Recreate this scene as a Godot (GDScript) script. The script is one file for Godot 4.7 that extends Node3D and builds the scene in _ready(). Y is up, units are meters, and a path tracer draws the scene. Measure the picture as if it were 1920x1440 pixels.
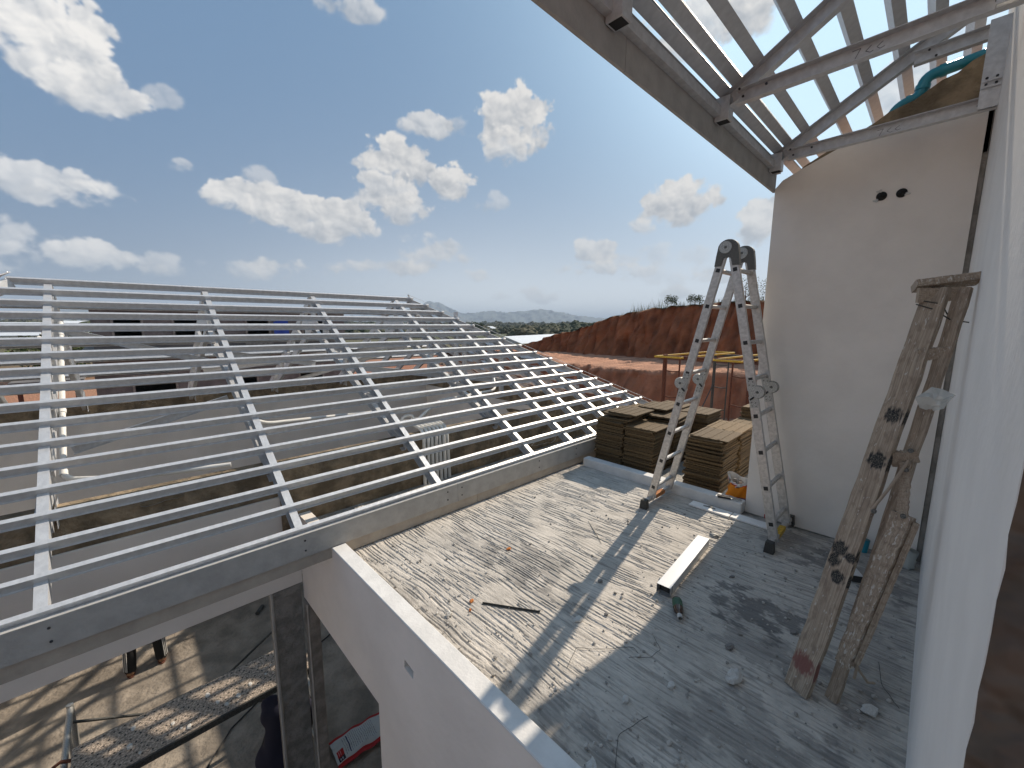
extends Node3D
# A first-floor terrace on a house under construction: open steel roof frames, ladders, tile stacks, red earth bank.
# -Z runs along the lower roof's battens, -X across them; y = 0 is the terrace floor. Metres.

const T31 := 0.6009          # slope of both roofs
const GROUND := -2.95
const FLOOR := -2.9
const EXPOSURE := 1.35

var taken := {}
var M := {}
var rng := RandomNumberGenerator.new()
var nz := FastNoiseLite.new()

# ------------------------------------------------------------------ mesh building
class MB:
	var v := PackedVector3Array()
	var n := PackedVector3Array()
	var c := PackedColorArray()
	var t := PackedVector2Array()
	var col := Color(1, 1, 1)
	func vert(p: Vector3, nn: Vector3, uv := Vector2.ZERO):
		v.append(p); n.append(nn); c.append(col); t.append(uv)
	func tri(a: Vector3, b: Vector3, d: Vector3):            # counter-clockwise seen from outside
		var nn := (b - a).cross(d - a).normalized()
		vert(a, nn); vert(d, nn); vert(b, nn)
	func quad(a: Vector3, b: Vector3, d: Vector3, e: Vector3):
		tri(a, b, d); tri(a, d, e)
	func face(pts: Array, centre: Vector3):                  # a convex face turned away from centre
		var nn: Vector3 = (pts[1] - pts[0]).cross(pts[2] - pts[0])
		var mid := Vector3.ZERO
		for p in pts: mid += p
		mid /= pts.size()
		if nn.dot(mid - centre) < 0: pts.reverse()
		for i in range(1, pts.size() - 1): tri(pts[0], pts[i], pts[i + 1])
	func quv(a: Vector3, b: Vector3, d: Vector3, e: Vector3, ua: Vector2, ud: Vector2):
		var nn := (b - a).cross(d - a).normalized()
		var ub := Vector2(ud.x, ua.y); var ue := Vector2(ua.x, ud.y)
		vert(a, nn, ua); vert(d, nn, ud); vert(b, nn, ub)
		vert(a, nn, ua); vert(e, nn, ue); vert(d, nn, ud)
	func box(xf: Transform3D, size: Vector3, bev := 0.0):
		var h := size * 0.5
		var b: float = min(bev, min(h.x, min(h.y, h.z)) * 0.9)
		var o := xf.origin
		var ax := [0, 1, 2]
		for k in ax:
			var i: int = (k + 1) % 3; var j: int = (k + 2) % 3
			for s in [-1.0, 1.0]:
				var pts := []
				for q in [[-1, -1], [1, -1], [1, 1], [-1, 1]]:
					var p := Vector3.ZERO
					p[k] = s * h[k]; p[i] = q[0] * (h[i] - b); p[j] = q[1] * (h[j] - b)
					pts.append(xf * p)
				face(pts, o)
			if b > 0:
				for s1 in [-1.0, 1.0]:
					for s2 in [-1.0, 1.0]:
						var pts := []
						for q in [[-1, 0], [1, 0], [1, 1], [-1, 1]]:
							var p := Vector3.ZERO
							p[k] = q[0] * (h[k] - b)
							p[i] = s1 * (h[i] - (b if q[1] else 0.0)); p[j] = s2 * (h[j] - (0.0 if q[1] else b))
							pts.append(xf * p)
						face(pts, o)
		if b > 0:
			for sx in [-1.0, 1.0]:
				for sy in [-1.0, 1.0]:
					for sz in [-1.0, 1.0]:
						face([xf * Vector3(sx * h.x, sy * (h.y - b), sz * (h.z - b)), xf * Vector3(sx * (h.x - b), sy * h.y, sz * (h.z - b)), xf * Vector3(sx * (h.x - b), sy * (h.y - b), sz * h.z)], o)
	func span(a: Vector3, b: Vector3, bev := 0.0):           # axis-aligned box between two corners
		box(Transform3D(Basis.IDENTITY, (a + b) * 0.5), (b - a).abs(), bev)
	static func frame(p0: Vector3, p1: Vector3, up: Vector3) -> Transform3D:
		var d := (p1 - p0).normalized()
		var s := d.cross(up).normalized()
		return Transform3D(Basis(s, s.cross(d), -d), (p0 + p1) * 0.5)
	func beam(p0: Vector3, p1: Vector3, w: float, h: float, up := Vector3.UP, bev := 0.0):
		box(frame(p0, p1, up), Vector3(w, h, p0.distance_to(p1)), bev)
	func extrude(prof: PackedVector2Array, p0: Vector3, p1: Vector3, up := Vector3.UP, caps := true):
		var f := frame(p0, p1, up)
		var sx := f.basis.x; var sy := f.basis.y; var d := -f.basis.z
		var area := 0.0
		var m := prof.size()
		for i in m: area += prof[i].cross(prof[(i + 1) % m])
		for i in m:
			var a := prof[i]; var b := prof[(i + 1) % m]
			if area < 0: var sw := a; a = b; b = sw
			var oa := sx * a.x + sy * a.y; var ob := sx * b.x + sy * b.y
			quad(p0 + oa, p0 + ob, p1 + ob, p1 + oa)
		if caps:
			var tr := Geometry2D.triangulate_polygon(prof)
			for k in range(0, tr.size(), 3):
				var q := []
				for w in 3: q.append(sx * prof[tr[k + w]].x + sy * prof[tr[k + w]].y)
				face([p0 + q[0], p0 + q[1], p0 + q[2]], p0 + q[0] + d)
				face([p1 + q[0], p1 + q[1], p1 + q[2]], p1 + q[0] - d)
	func ring(cx: Transform3D, r: float, k: int, sides: int) -> Vector3:
		var a := TAU * k / sides
		return cx.basis.x * cos(a) * r + cx.basis.y * sin(a) * r
	func tube(pts: Array, r, sides := 8, caps := true):      # r: number or one for each point
		var fr := []
		var up := Vector3.UP
		for i in pts.size():
			var d: Vector3 = (pts[min(i + 1, pts.size() - 1)] - pts[max(i - 1, 0)]).normalized()
			if abs(d.dot(up)) > 0.98: up = Vector3.RIGHT if abs(d.x) < 0.9 else Vector3.BACK
			var s := d.cross(up).normalized()
			up = s.cross(d)
			fr.append(Transform3D(Basis(s, up, -d), pts[i]))
		for i in range(pts.size() - 1):
			var ra: float = r[i] if r is Array else r
			var rb: float = r[i + 1] if r is Array else r
			for k in sides:
				var a0 := ring(fr[i], 1, k, sides); var a1 := ring(fr[i], 1, k + 1, sides)
				var b0 := ring(fr[i + 1], 1, k, sides); var b1 := ring(fr[i + 1], 1, k + 1, sides)
				var A: Vector3 = pts[i] + a0 * ra; var B: Vector3 = pts[i] + a1 * ra
				var C: Vector3 = pts[i + 1] + b1 * rb; var D: Vector3 = pts[i + 1] + b0 * rb
				vert(A, a0); vert(B, a1); vert(C, b1)
				vert(A, a0); vert(C, b1); vert(D, b0)
		if caps:
			for e in [0, pts.size() - 1]:
				var rr: float = r[e] if r is Array else r
				var out: Vector3 = pts[e] - pts[1 if e == 0 else e - 1]
				for k in sides:
					face([pts[e], pts[e] + ring(fr[e], rr, k, sides), pts[e] + ring(fr[e], rr, k + 1, sides)], pts[e] - out)
	func disc(p0: Vector3, p1: Vector3, r: float, sides := 20):  # a short cylinder with a small chamfer
		var d := (p1 - p0); var e: float = min(d.length() * 0.3, r * 0.12)
		var u := d.normalized() * e
		tube([p0, p0 + u, p1 - u, p1], [r - e, r, r, r - e], sides)
	func lathe(prof: Array, at: Vector3, sides := 20, ax := Vector3.UP):
		var pts := []; var rs := []
		for p in prof: pts.append(at + ax * p.y); rs.append(p.x)
		tube(pts, rs, sides, false)
	func rock(at: Vector3, s: Vector3, seed_: int, turn := 0.0):
		var q := RandomNumberGenerator.new(); q.seed = seed_
		var nzz := FastNoiseLite.new(); nzz.seed = seed_; nzz.frequency = 0.9
		var R := 7; var S := 10
		var g := []
		for i in R + 1:
			var row := []
			for k in S:
				var th := PI * i / R; var ph := TAU * k / S
				var p := Vector3(sin(th) * cos(ph), cos(th), sin(th) * sin(ph))
				var m := 1.0 + 0.55 * nzz.get_noise_3dv(p * 1.3) + 0.12 * q.randf_range(-1, 1) * (1.0 if i > 0 and i < R else 0.0)
				row.append(at + (p * m * s).rotated(Vector3.UP, turn))
			g.append(row)
		for i in R:
			for k in S:
				face([g[i][k], g[i][(k + 1) % S], g[i + 1][(k + 1) % S]], at)
				face([g[i][k], g[i + 1][(k + 1) % S], g[i + 1][k]], at)
	func mesh() -> ArrayMesh:
		var a := []; a.resize(Mesh.ARRAY_MAX)
		a[Mesh.ARRAY_VERTEX] = v; a[Mesh.ARRAY_NORMAL] = n; a[Mesh.ARRAY_COLOR] = c; a[Mesh.ARRAY_TEX_UV] = t
		var m := ArrayMesh.new()
		m.add_surface_from_arrays(Mesh.PRIMITIVE_TRIANGLES, a)
		return m

# ------------------------------------------------------------------ scene building
func numbered(called: String) -> String:
	if not taken.has(called):
		taken[called] = 0
		return called
	taken[called] += 1
	return "%s_%03d" % [called, taken[called]]

func tag(o: Node, label: String, category: String, group := "") -> Node:
	o.set_meta("label", label); o.set_meta("category", category)
	if not o.has_meta("kind"): o.set_meta("kind", "thing")
	if group != "": o.set_meta("group", group)
	return o

func thing(called: String, base: Vector3, label: String, category: String, group := "") -> Node3D:
	var o := Node3D.new()
	o.name = numbered(called)
	add_child(o)
	o.position = base
	tag(o, label, category, group)
	return o

func inst(called: String, mesh: Mesh, m: Material, parent: Node, world := true) -> MeshInstance3D:
	var o := MeshInstance3D.new()
	o.name = called; o.mesh = mesh; o.material_override = m
	parent.add_child(o, true)
	if called in ["bolt", "screw", "rivet", "pencil_mark"]: o.set_meta("kind", "stuff")
	if world and parent != self and parent is Node3D and not (parent is MeshInstance3D):
		o.position = -parent.position                        # the mesh is written in world coordinates
	return o

func part(called: String, b: MB, m: Material, parent: Node) -> MeshInstance3D:
	return inst(called, b.mesh(), m, parent)

func one(called: String, b: MB, m: Material, label: String, category: String, group := "") -> MeshInstance3D:
	var o := inst(numbered(called), b.mesh(), m, self)
	tag(o, label, category, group)
	return o

func structure(called: String, b: MB, m: Material) -> MeshInstance3D:
	var o := inst(numbered(called), b.mesh(), m, self)
	o.set_meta("kind", "structure")
	return o

func V(x: float, y: float, z: float) -> Vector3: return Vector3(x, y, z)

func noise_tex(c0: Color, c1: Color, freq: float, seed_: int, size := 512, mid := -1.0) -> NoiseTexture2D:
	var f := FastNoiseLite.new()
	f.noise_type = FastNoiseLite.TYPE_SIMPLEX_SMOOTH; f.frequency = freq; f.seed = seed_
	f.fractal_octaves = 6; f.fractal_gain = 0.58
	var g := Gradient.new()
	if mid > 0:                                              # harder patches
		g.offsets = PackedFloat32Array([mid - 0.08, mid + 0.08])
	else:
		g.offsets = PackedFloat32Array([0.25, 0.75])
	g.colors = PackedColorArray([c0.linear_to_srgb(), c1.linear_to_srgb()])
	var t := NoiseTexture2D.new()
	t.width = size; t.height = size; t.seamless = true; t.noise = f; t.color_ramp = g
	return t

func bump_tex(freq: float, seed_: int, strength: float, size := 512) -> NoiseTexture2D:
	var f := FastNoiseLite.new()
	f.noise_type = FastNoiseLite.TYPE_SIMPLEX; f.frequency = freq; f.seed = seed_; f.fractal_octaves = 4; f.fractal_gain = 0.6
	var t := NoiseTexture2D.new()
	t.width = size; t.height = size; t.seamless = true; t.noise = f; t.as_normal_map = true; t.bump_strength = strength
	return t

# c: linear base colour; vary: how far patches differ; tile: metres one texture covers
func surface(key: String, c: Color, rough: float, vary := 0.12, tile := 1.5, freq := 0.012, metal := 0.0, bump := 0.0, bfreq := 0.05) -> StandardMaterial3D:
	var m := StandardMaterial3D.new()
	m.resource_name = key
	var s := key.hash() % 1000
	m.albedo_texture = noise_tex(c * (1.0 - vary), c * (1.0 + vary), freq, s)
	m.roughness = rough; m.metallic = metal
	if bump > 0:
		m.normal_enabled = true; m.normal_texture = bump_tex(bfreq, s + 7, 8.0); m.normal_scale = bump
	m.uv1_triplanar = true; m.uv1_world_triplanar = true
	m.uv1_scale = Vector3.ONE / tile
	M[key] = m
	return m

func plain(key: String, c: Color, rough: float, metal := 0.0) -> StandardMaterial3D:
	var m := StandardMaterial3D.new()
	m.resource_name = key
	m.albedo_color = c.linear_to_srgb(); m.roughness = rough; m.metallic = metal
	M[key] = m
	return m

func coloured(key: String, rough: float, bump := 0.0, tile := 1.0, bfreq := 0.05) -> StandardMaterial3D:
	var m := StandardMaterial3D.new()
	m.resource_name = key
	m.vertex_color_use_as_albedo = true; m.roughness = rough
	if bump > 0:
		m.normal_enabled = true; m.normal_texture = bump_tex(bfreq, key.hash() % 999, 8.0); m.normal_scale = bump
		m.uv1_triplanar = true; m.uv1_world_triplanar = true; m.uv1_scale = Vector3.ONE / tile
	M[key] = m
	return m

func materials():
	surface("galvanised", Color(0.60, 0.605, 0.61), 0.45, 0.08, 0.7, 0.03, 0.35, 0.12, 0.02)
	surface("capping_paint", Color(0.66, 0.65, 0.63), 0.8, 0.06, 1.0, 0.012, 0.0, 0.06, 0.06)
	surface("white_paint", Color(0.82, 0.795, 0.76), 0.7, 0.03, 1.6, 0.008, 0.0, 0.03, 0.06)
	surface("primer_wall", Color(0.78, 0.73, 0.67), 0.85, 0.04, 2.2, 0.006, 0.0, 0.03, 0.05)
	surface("raw_cement", Color(0.225, 0.175, 0.115), 0.95, 0.34, 1.3, 0.012, 0.0, 0.5, 0.03)
	surface("grey_cement", Color(0.25, 0.235, 0.21), 0.95, 0.22, 1.1, 0.014, 0.0, 0.4, 0.04)
	surface("fascia_board", Color(0.39, 0.375, 0.35), 0.8, 0.08, 1.2, 0.015, 0.0, 0.08, 0.06)
	surface("lower_board", Color(0.38, 0.335, 0.28), 0.8, 0.08, 1.2, 0.015, 0.0, 0.08, 0.06)
	surface("slab", Color(0.36, 0.34, 0.31), 0.95, 0.25, 1.5, 0.014, 0.0, 0.5, 0.05)
	surface("ground_slab", Color(0.25, 0.215, 0.175), 0.92, 0.25, 2.6, 0.010, 0.0, 0.3, 0.05)
	surface("aluminium", Color(0.52, 0.50, 0.475), 0.42, 0.14, 0.35, 0.02, 0.55, 0.15, 0.03)
	surface("hinge_steel", Color(0.42, 0.42, 0.40), 0.45, 0.35, 0.12, 0.03, 0.6, 0.3, 0.04)
	surface("hinge_dark", Color(0.13, 0.13, 0.12), 0.6, 0.5, 0.10, 0.03, 0.2, 0.4, 0.04)
	plain("black_plastic", Color(0.015, 0.015, 0.016), 0.5)
	surface("rubber", Color(0.06, 0.058, 0.052), 0.85, 0.4, 0.08, 0.03, 0.0, 0.4, 0.05)
	surface("rust", Color(0.13, 0.045, 0.025), 0.85, 0.4, 0.3, 0.03, 0.1, 0.3, 0.05)
	surface("yellow_paint", Color(0.55, 0.34, 0.03), 0.55, 0.25, 0.4, 0.03, 0.0, 0.1, 0.05)
	surface("dark_pipe", Color(0.06, 0.06, 0.055), 0.7, 0.4, 0.3, 0.03, 0.1, 0.2, 0.05)
	plain("pvc_white", Color(0.74, 0.73, 0.69), 0.38)
	plain("pvc_blue", Color(0.02, 0.24, 0.33), 0.35)
	plain("bright_steel", Color(0.62, 0.62, 0.62), 0.32, 0.6)
	plain("hole_shade", Color(0.03, 0.03, 0.03), 0.9)  # near-black: shade inside holes and open ends put into the colour
	plain("screw", Color(0.05, 0.05, 0.055), 0.5, 0.5)
	for k in 4:
		var f: float = [1.0, 0.8, 1.2, 0.92][k]
		surface("roof_tile_%d" % k, Color(0.135, 0.088, 0.040) * f, 0.85, 0.35, 0.25, 0.03, 0.0, 0.4, 0.05)
	coloured("earth", 0.97, 1.2, 2.5, 0.02)
	coloured("painted_vertices", 0.9)
	coloured("terrace_concrete", 0.96, 0.35, 0.35, 0.05)
	coloured("hills", 0.97)
	surface("white_render", Color(0.66, 0.65, 0.63), 0.8, 0.08, 4.0)
	surface("house_grey", Color(0.155, 0.145, 0.14), 0.9, 0.2, 4.0, 0.01, 0.0, 0.2)
	surface("dark_opening", Color(0.03, 0.028, 0.026), 0.9, 0.2, 3.0)
	surface("sheet_roof", Color(0.62, 0.65, 0.68), 0.45, 0.06, 6.0)
	surface("brick_orange", Color(0.42, 0.17, 0.06), 0.9, 0.3, 0.5)
	surface("rubble_white", Color(0.56, 0.55, 0.52), 0.95, 0.2, 0.06, 0.03, 0.0, 0.6, 0.05)
	surface("rubble_grey", Color(0.22, 0.21, 0.20), 0.95, 0.3, 0.06, 0.03, 0.0, 0.6, 0.05)
	plain("rubble_orange", Color(0.50, 0.17, 0.04), 0.9)

# ------------------------------------------------------------------ sky
const CLOUDS := [[-92.3, 24.0, 4.4, 2.5, 1], [-91.1, 22.0, 3.9, 2.6, 1], [-88.6, 20.1, 3.1, 1.9, 0.9], [-84.6, 21.2, 1.7, 0.9, 0.45], [-93.8, 11.8, 3.7, 1.6, 0.8], [-90.3, 11.2, 3.0, 1.4, 0.7], [-95.7, 7.3, 1.2, 2.0, 0.7], [-95.2, 5.6, 1.6, 1.1, 0.7], [-93.3, 6.4, 0.7, 0.6, 0.6], [-90.7, 5.9, 2.7, 1.3, 0.85], [-86.3, 5.1, 1.7, 0.7, 0.5], [-83.1, 15.5, 0.9, 0.6, 0.5], [-77.9, 13.3, 2.9, 1.6, 1], [-73.5, 12.7, 4.3, 2.0, 1], [-68.9, 11.8, 4.7, 2.3, 1], [-76.0, 15.7, 1.5, 1.0, 0.5], [-73.9, 6.2, 3.5, 1.3, 0.7], [-67.2, 6.6, 2.0, 0.9, 0.7], [-60.7, 19.0, 4.1, 2.5, 1], [-62.5, 15.6, 3.6, 2.3, 0.9], [-59.9, 14.0, 3.7, 1.7, 0.9], [-63.5, 15.2, 2.6, 1.2, 0.5], [-53.7, 17.2, 2.5, 1.9, 1], [-48.8, 15.4, 2.1, 1.1, 0.45], [-57.0, 23.1, 2.8, 1.3, 0.8], [-52.6, 23.6, 2.1, 1.2, 0.45], [-46.0, 23.8, 4.1, 3.2, 1], [-46.7, 21.3, 2.8, 2.0, 0.8], [-56.7, 8.7, 3.7, 2.0, 0.75], [-34.9, 9.4, 2.6, 1.7, 0.8], [-33.8, 7.4, 3.4, 1.3, 0.4], [-25.0, 14.2, 4.0, 2.5, 1], [-29.0, 11.9, 1.8, 0.9, 0.7], [-15.9, 11.3, 2.2, 2.4, 0.9], [-24.6, 8.4, 3.7, 1.3, 0.35], [-26.4, 5.9, 5.6, 1.4, 0.3], [-22.2, 30.9, 5.9, 2.4, 0.9], [-24.9, 29.3, 3.4, 1.7, 0.7], [-18.0, 30.8, 4.0, 1.9, 0.7], [-65.8, 32.6, 3.3, 1.2, 0.7], [-33.0, 33.3, 1.9, 0.8, 0.3], [-4.5, 20.8, 2.2, 2.5, 0.8], [-1.5, 24.4, 2.0, 1.8, 0.5]]

func sky_image() -> Image:
	var w := 512; var h := 256
	var im := Image.create(w, h, false, Image.FORMAT_RGBF)
	var sun := V(0, sin(deg_to_rad(38.0)), -cos(deg_to_rad(38.0)))
	for j in h:
		var el := PI * (0.5 - (j + 0.5) / h)
		for i in w:
			var az := TAU * (i + 0.5) / w                     # u = 0 looks along -Z
			var d := V(sin(az) * cos(el), sin(el), -cos(az) * cos(el))
			var e: float = max(el, 0.0)
			var off := rad_to_deg(d.angle_to(sun))
			var side := absf(rad_to_deg(wrapf(az, -PI, PI)))
			var low := exp(-e / deg_to_rad(8.5))
			var c := Color(0.142, 0.255, 0.43)
			c = c.lerp(Color(0.72, 1.0, 1.24), clampf(0.5 * exp(-(off - 28.0) / 10.0) + 0.07 * exp(-off / 60.0), 0.0, 0.95))
			var rim := Color(0.31, 0.365, 0.43).lerp(Color(1.16, 1.19, 1.16), smoothstep(100.0, 45.0, side)).lerp(Color(1.26, 1.28, 1.25), smoothstep(45.0, 12.0, side))
			c = c.lerp(rim, low) / EXPOSURE
			im.set_pixel(i, j, c)
	im.resize(4096, 2048, Image.INTERPOLATE_CUBIC)
	var q := RandomNumberGenerator.new(); q.seed = 77
	var all := CLOUDS.duplicate()
	for k in 16:                                             # low small ones along the horizon
		all.append([-97.0 + 5.6 * k + q.randf_range(-2, 2), q.randf_range(3.2, 8.0), q.randf_range(1.6, 3.6), q.randf_range(0.6, 1.2), q.randf_range(0.45, 0.7)])
	for k in 95:                                             # the sky goes on outside the frame, clouds added for neutral fill light
		var az := q.randf_range(25, 255)
		var el := minf(absf(q.randfn(0, 20)) + 5, 62)
		for s in 3:
			all.append([wrapf(az + q.randf_range(-3, 3), -180, 180), el + q.randf_range(-0.8, 0.8), q.randf_range(2, 5), q.randf_range(1, 2.4), q.randf_range(0.5, 1)])
	var f := FastNoiseLite.new()
	f.noise_type = FastNoiseLite.TYPE_SIMPLEX_SMOOTH; f.frequency = 0.16; f.fractal_octaves = 6; f.fractal_gain = 0.55; f.seed = 5
	var fs := FastNoiseLite.new()
	fs.noise_type = FastNoiseLite.TYPE_SIMPLEX_SMOOTH; fs.frequency = 0.2; fs.fractal_octaves = 4; fs.seed = 15
	var fc := FastNoiseLite.new()
	fc.noise_type = FastNoiseLite.TYPE_CELLULAR; fc.cellular_return_type = FastNoiseLite.RETURN_DISTANCE; fc.frequency = 0.55; fc.fractal_type = FastNoiseLite.FRACTAL_FBM; fc.fractal_octaves = 4; fc.fractal_gain = 0.5; fc.seed = 21
	var px := 4096.0 / 360.0
	for cl in all:
		var s: float = cl[4]
		var ra: float = cl[2] * 1.25; var re: float = cl[3] * 1.3
		var i0 := int((cl[0] - ra * 1.3) * px); var i1 := int((cl[0] + ra * 1.3) * px)
		var j0 := int((90.0 - cl[1] - re * 1.4) * px); var j1 := int((90.0 - cl[1] + re * 1.4) * px)
		for j in range(max(j0, 0), min(j1, 1022)):
			var el := 90.0 - (j + 0.5) / px
			var dy: float = (el - cl[1]) / re
			if dy < 0: dy *= 1.25                            # flatter underneath
			for i in range(i0, i1):
				var az := (i + 0.5) / px
				var dx: float = (az - cl[0]) / ra
				var r := dx * dx + dy * dy
				if r > 1.9: continue
				var n0 := f.get_noise_2d(az, el * 1.25)
				var big: bool = s > 0.75
				var p0 := -fc.get_noise_2d(az + n0 * 1.2, el * 1.2 + n0)
				var d := (1.0 - r) * (0.8 if big else 0.6) + n0 * (0.75 if big else 1.2) + (p0 - 0.55) * 0.85 - 0.02
				if d <= 0: continue
				var soft := 0.62 if not big else lerpf(0.55, 0.26, smoothstep(-0.6, 0.5, dy))   # crisp tops, ragged undersides
				var a: float = smoothstep(0.0, soft, d * (1.0 if r < 1.0 else 1.0 - (r - 1.0) / 0.9)) * s * 0.96
				var p1 := -fc.get_noise_2d(az + 0.28 + n0 * 1.2, el * 1.2 + 0.36 + n0)
				var g0 := fs.get_noise_2d(az, el * 1.25)
				var g1 := fs.get_noise_2d(az + 0.9, el * 1.25 + 1.1)
				var lit: float = clampf(0.60 + (p0 - p1) * 0.9 + (g0 - g1) * 0.6 + dy * 0.36 - d * 0.12, 0.0, 1.0)
				var away := smoothstep(60.0, 150.0, absf(wrapf(az, -180.0, 180.0)))    # clouds away from the sun, front-lit, brightened further to lift the shade
				var c := Color(0.44, 0.465, 0.50).lerp(Color(0.84, 0.815, 0.78), lit) * (1.0 + 0.6 * away)
				c = c.lerp(Color(0.58, 0.61, 0.635), exp(-el / 7.0) * 0.7)
				var ii := posmod(i, 4096)
				im.set_pixel(ii, j, im.get_pixel(ii, j).lerp(c / EXPOSURE, a))
	return im

func light_and_camera():
	var cam := Camera3D.new()
	cam.name = "camera"
	cam.fov = 86.435; cam.near = 0.02; cam.far = 30000.0
	cam.position = V(0, 1.52, 0)
	cam.rotation_degrees = V(-8.524, 45.865, 0.294)
	add_child(cam)
	cam.current = true
	var e := Environment.new()
	e.tonemap_mode = Environment.TONE_MAPPER_LINEAR
	e.tonemap_exposure = EXPOSURE
	e.background_mode = Environment.BG_SKY
	var sm := PanoramaSkyMaterial.new()
	sm.panorama = ImageTexture.create_from_image(sky_image())
	var sky := Sky.new(); sky.sky_material = sm
	e.sky = sky
	e.ambient_light_source = Environment.AMBIENT_SOURCE_SKY
	e.sdfgi_enabled = true; e.ssao_enabled = true; e.ssil_enabled = true
	e.fog_enabled = true; e.fog_density = 0.0002; e.fog_light_color = Color(0.80, 0.87, 0.95)
	var we := WorldEnvironment.new(); we.name = "world"; we.environment = e
	add_child(we)
	var s := DirectionalLight3D.new()
	s.name = "sun"
	s.light_energy = 1.35; s.light_angular_distance = 0.6; s.light_color = Color(1.0, 0.94, 0.86)
	s.shadow_enabled = true
	add_child(s)
	s.look_at_from_position(Vector3.ZERO, V(0.031, -0.62, 0.785), Vector3.UP)

# ------------------------------------------------------------------ land
func lerp_table(tb: Array, x: float) -> float:
	if x <= tb[0][0]: return tb[0][1]
	for i in range(1, tb.size()):
		if x <= tb[i][0]:
			return lerpf(tb[i - 1][1], tb[i][1], (x - tb[i - 1][0]) / (tb[i][0] - tb[i - 1][0]))
	return tb[tb.size() - 1][1]

func grid(b: MB, g: Array, cols: Array):                     # smooth sheet from rows of points, one colour each
	var R := g.size(); var S: int = g[0].size()
	var nn := []
	for i in R:
		var row := []
		for k in S:
			var du: Vector3 = g[i][min(k + 1, S - 1)] - g[i][max(k - 1, 0)]
			var dv: Vector3 = g[min(i + 1, R - 1)][k] - g[max(i - 1, 0)][k]
			var q := dv.cross(du).normalized()
			row.append(q)
		nn.append(row)
	for i in R - 1:
		for k in S - 1:
			for w in [[0, 0], [0, 1], [1, 1], [0, 0], [1, 1], [1, 0]]:
				b.col = cols[i + w[0]][k + w[1]]
				b.vert(g[i + w[0]][k + w[1]], nn[i + w[0]][k + w[1]])

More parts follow.
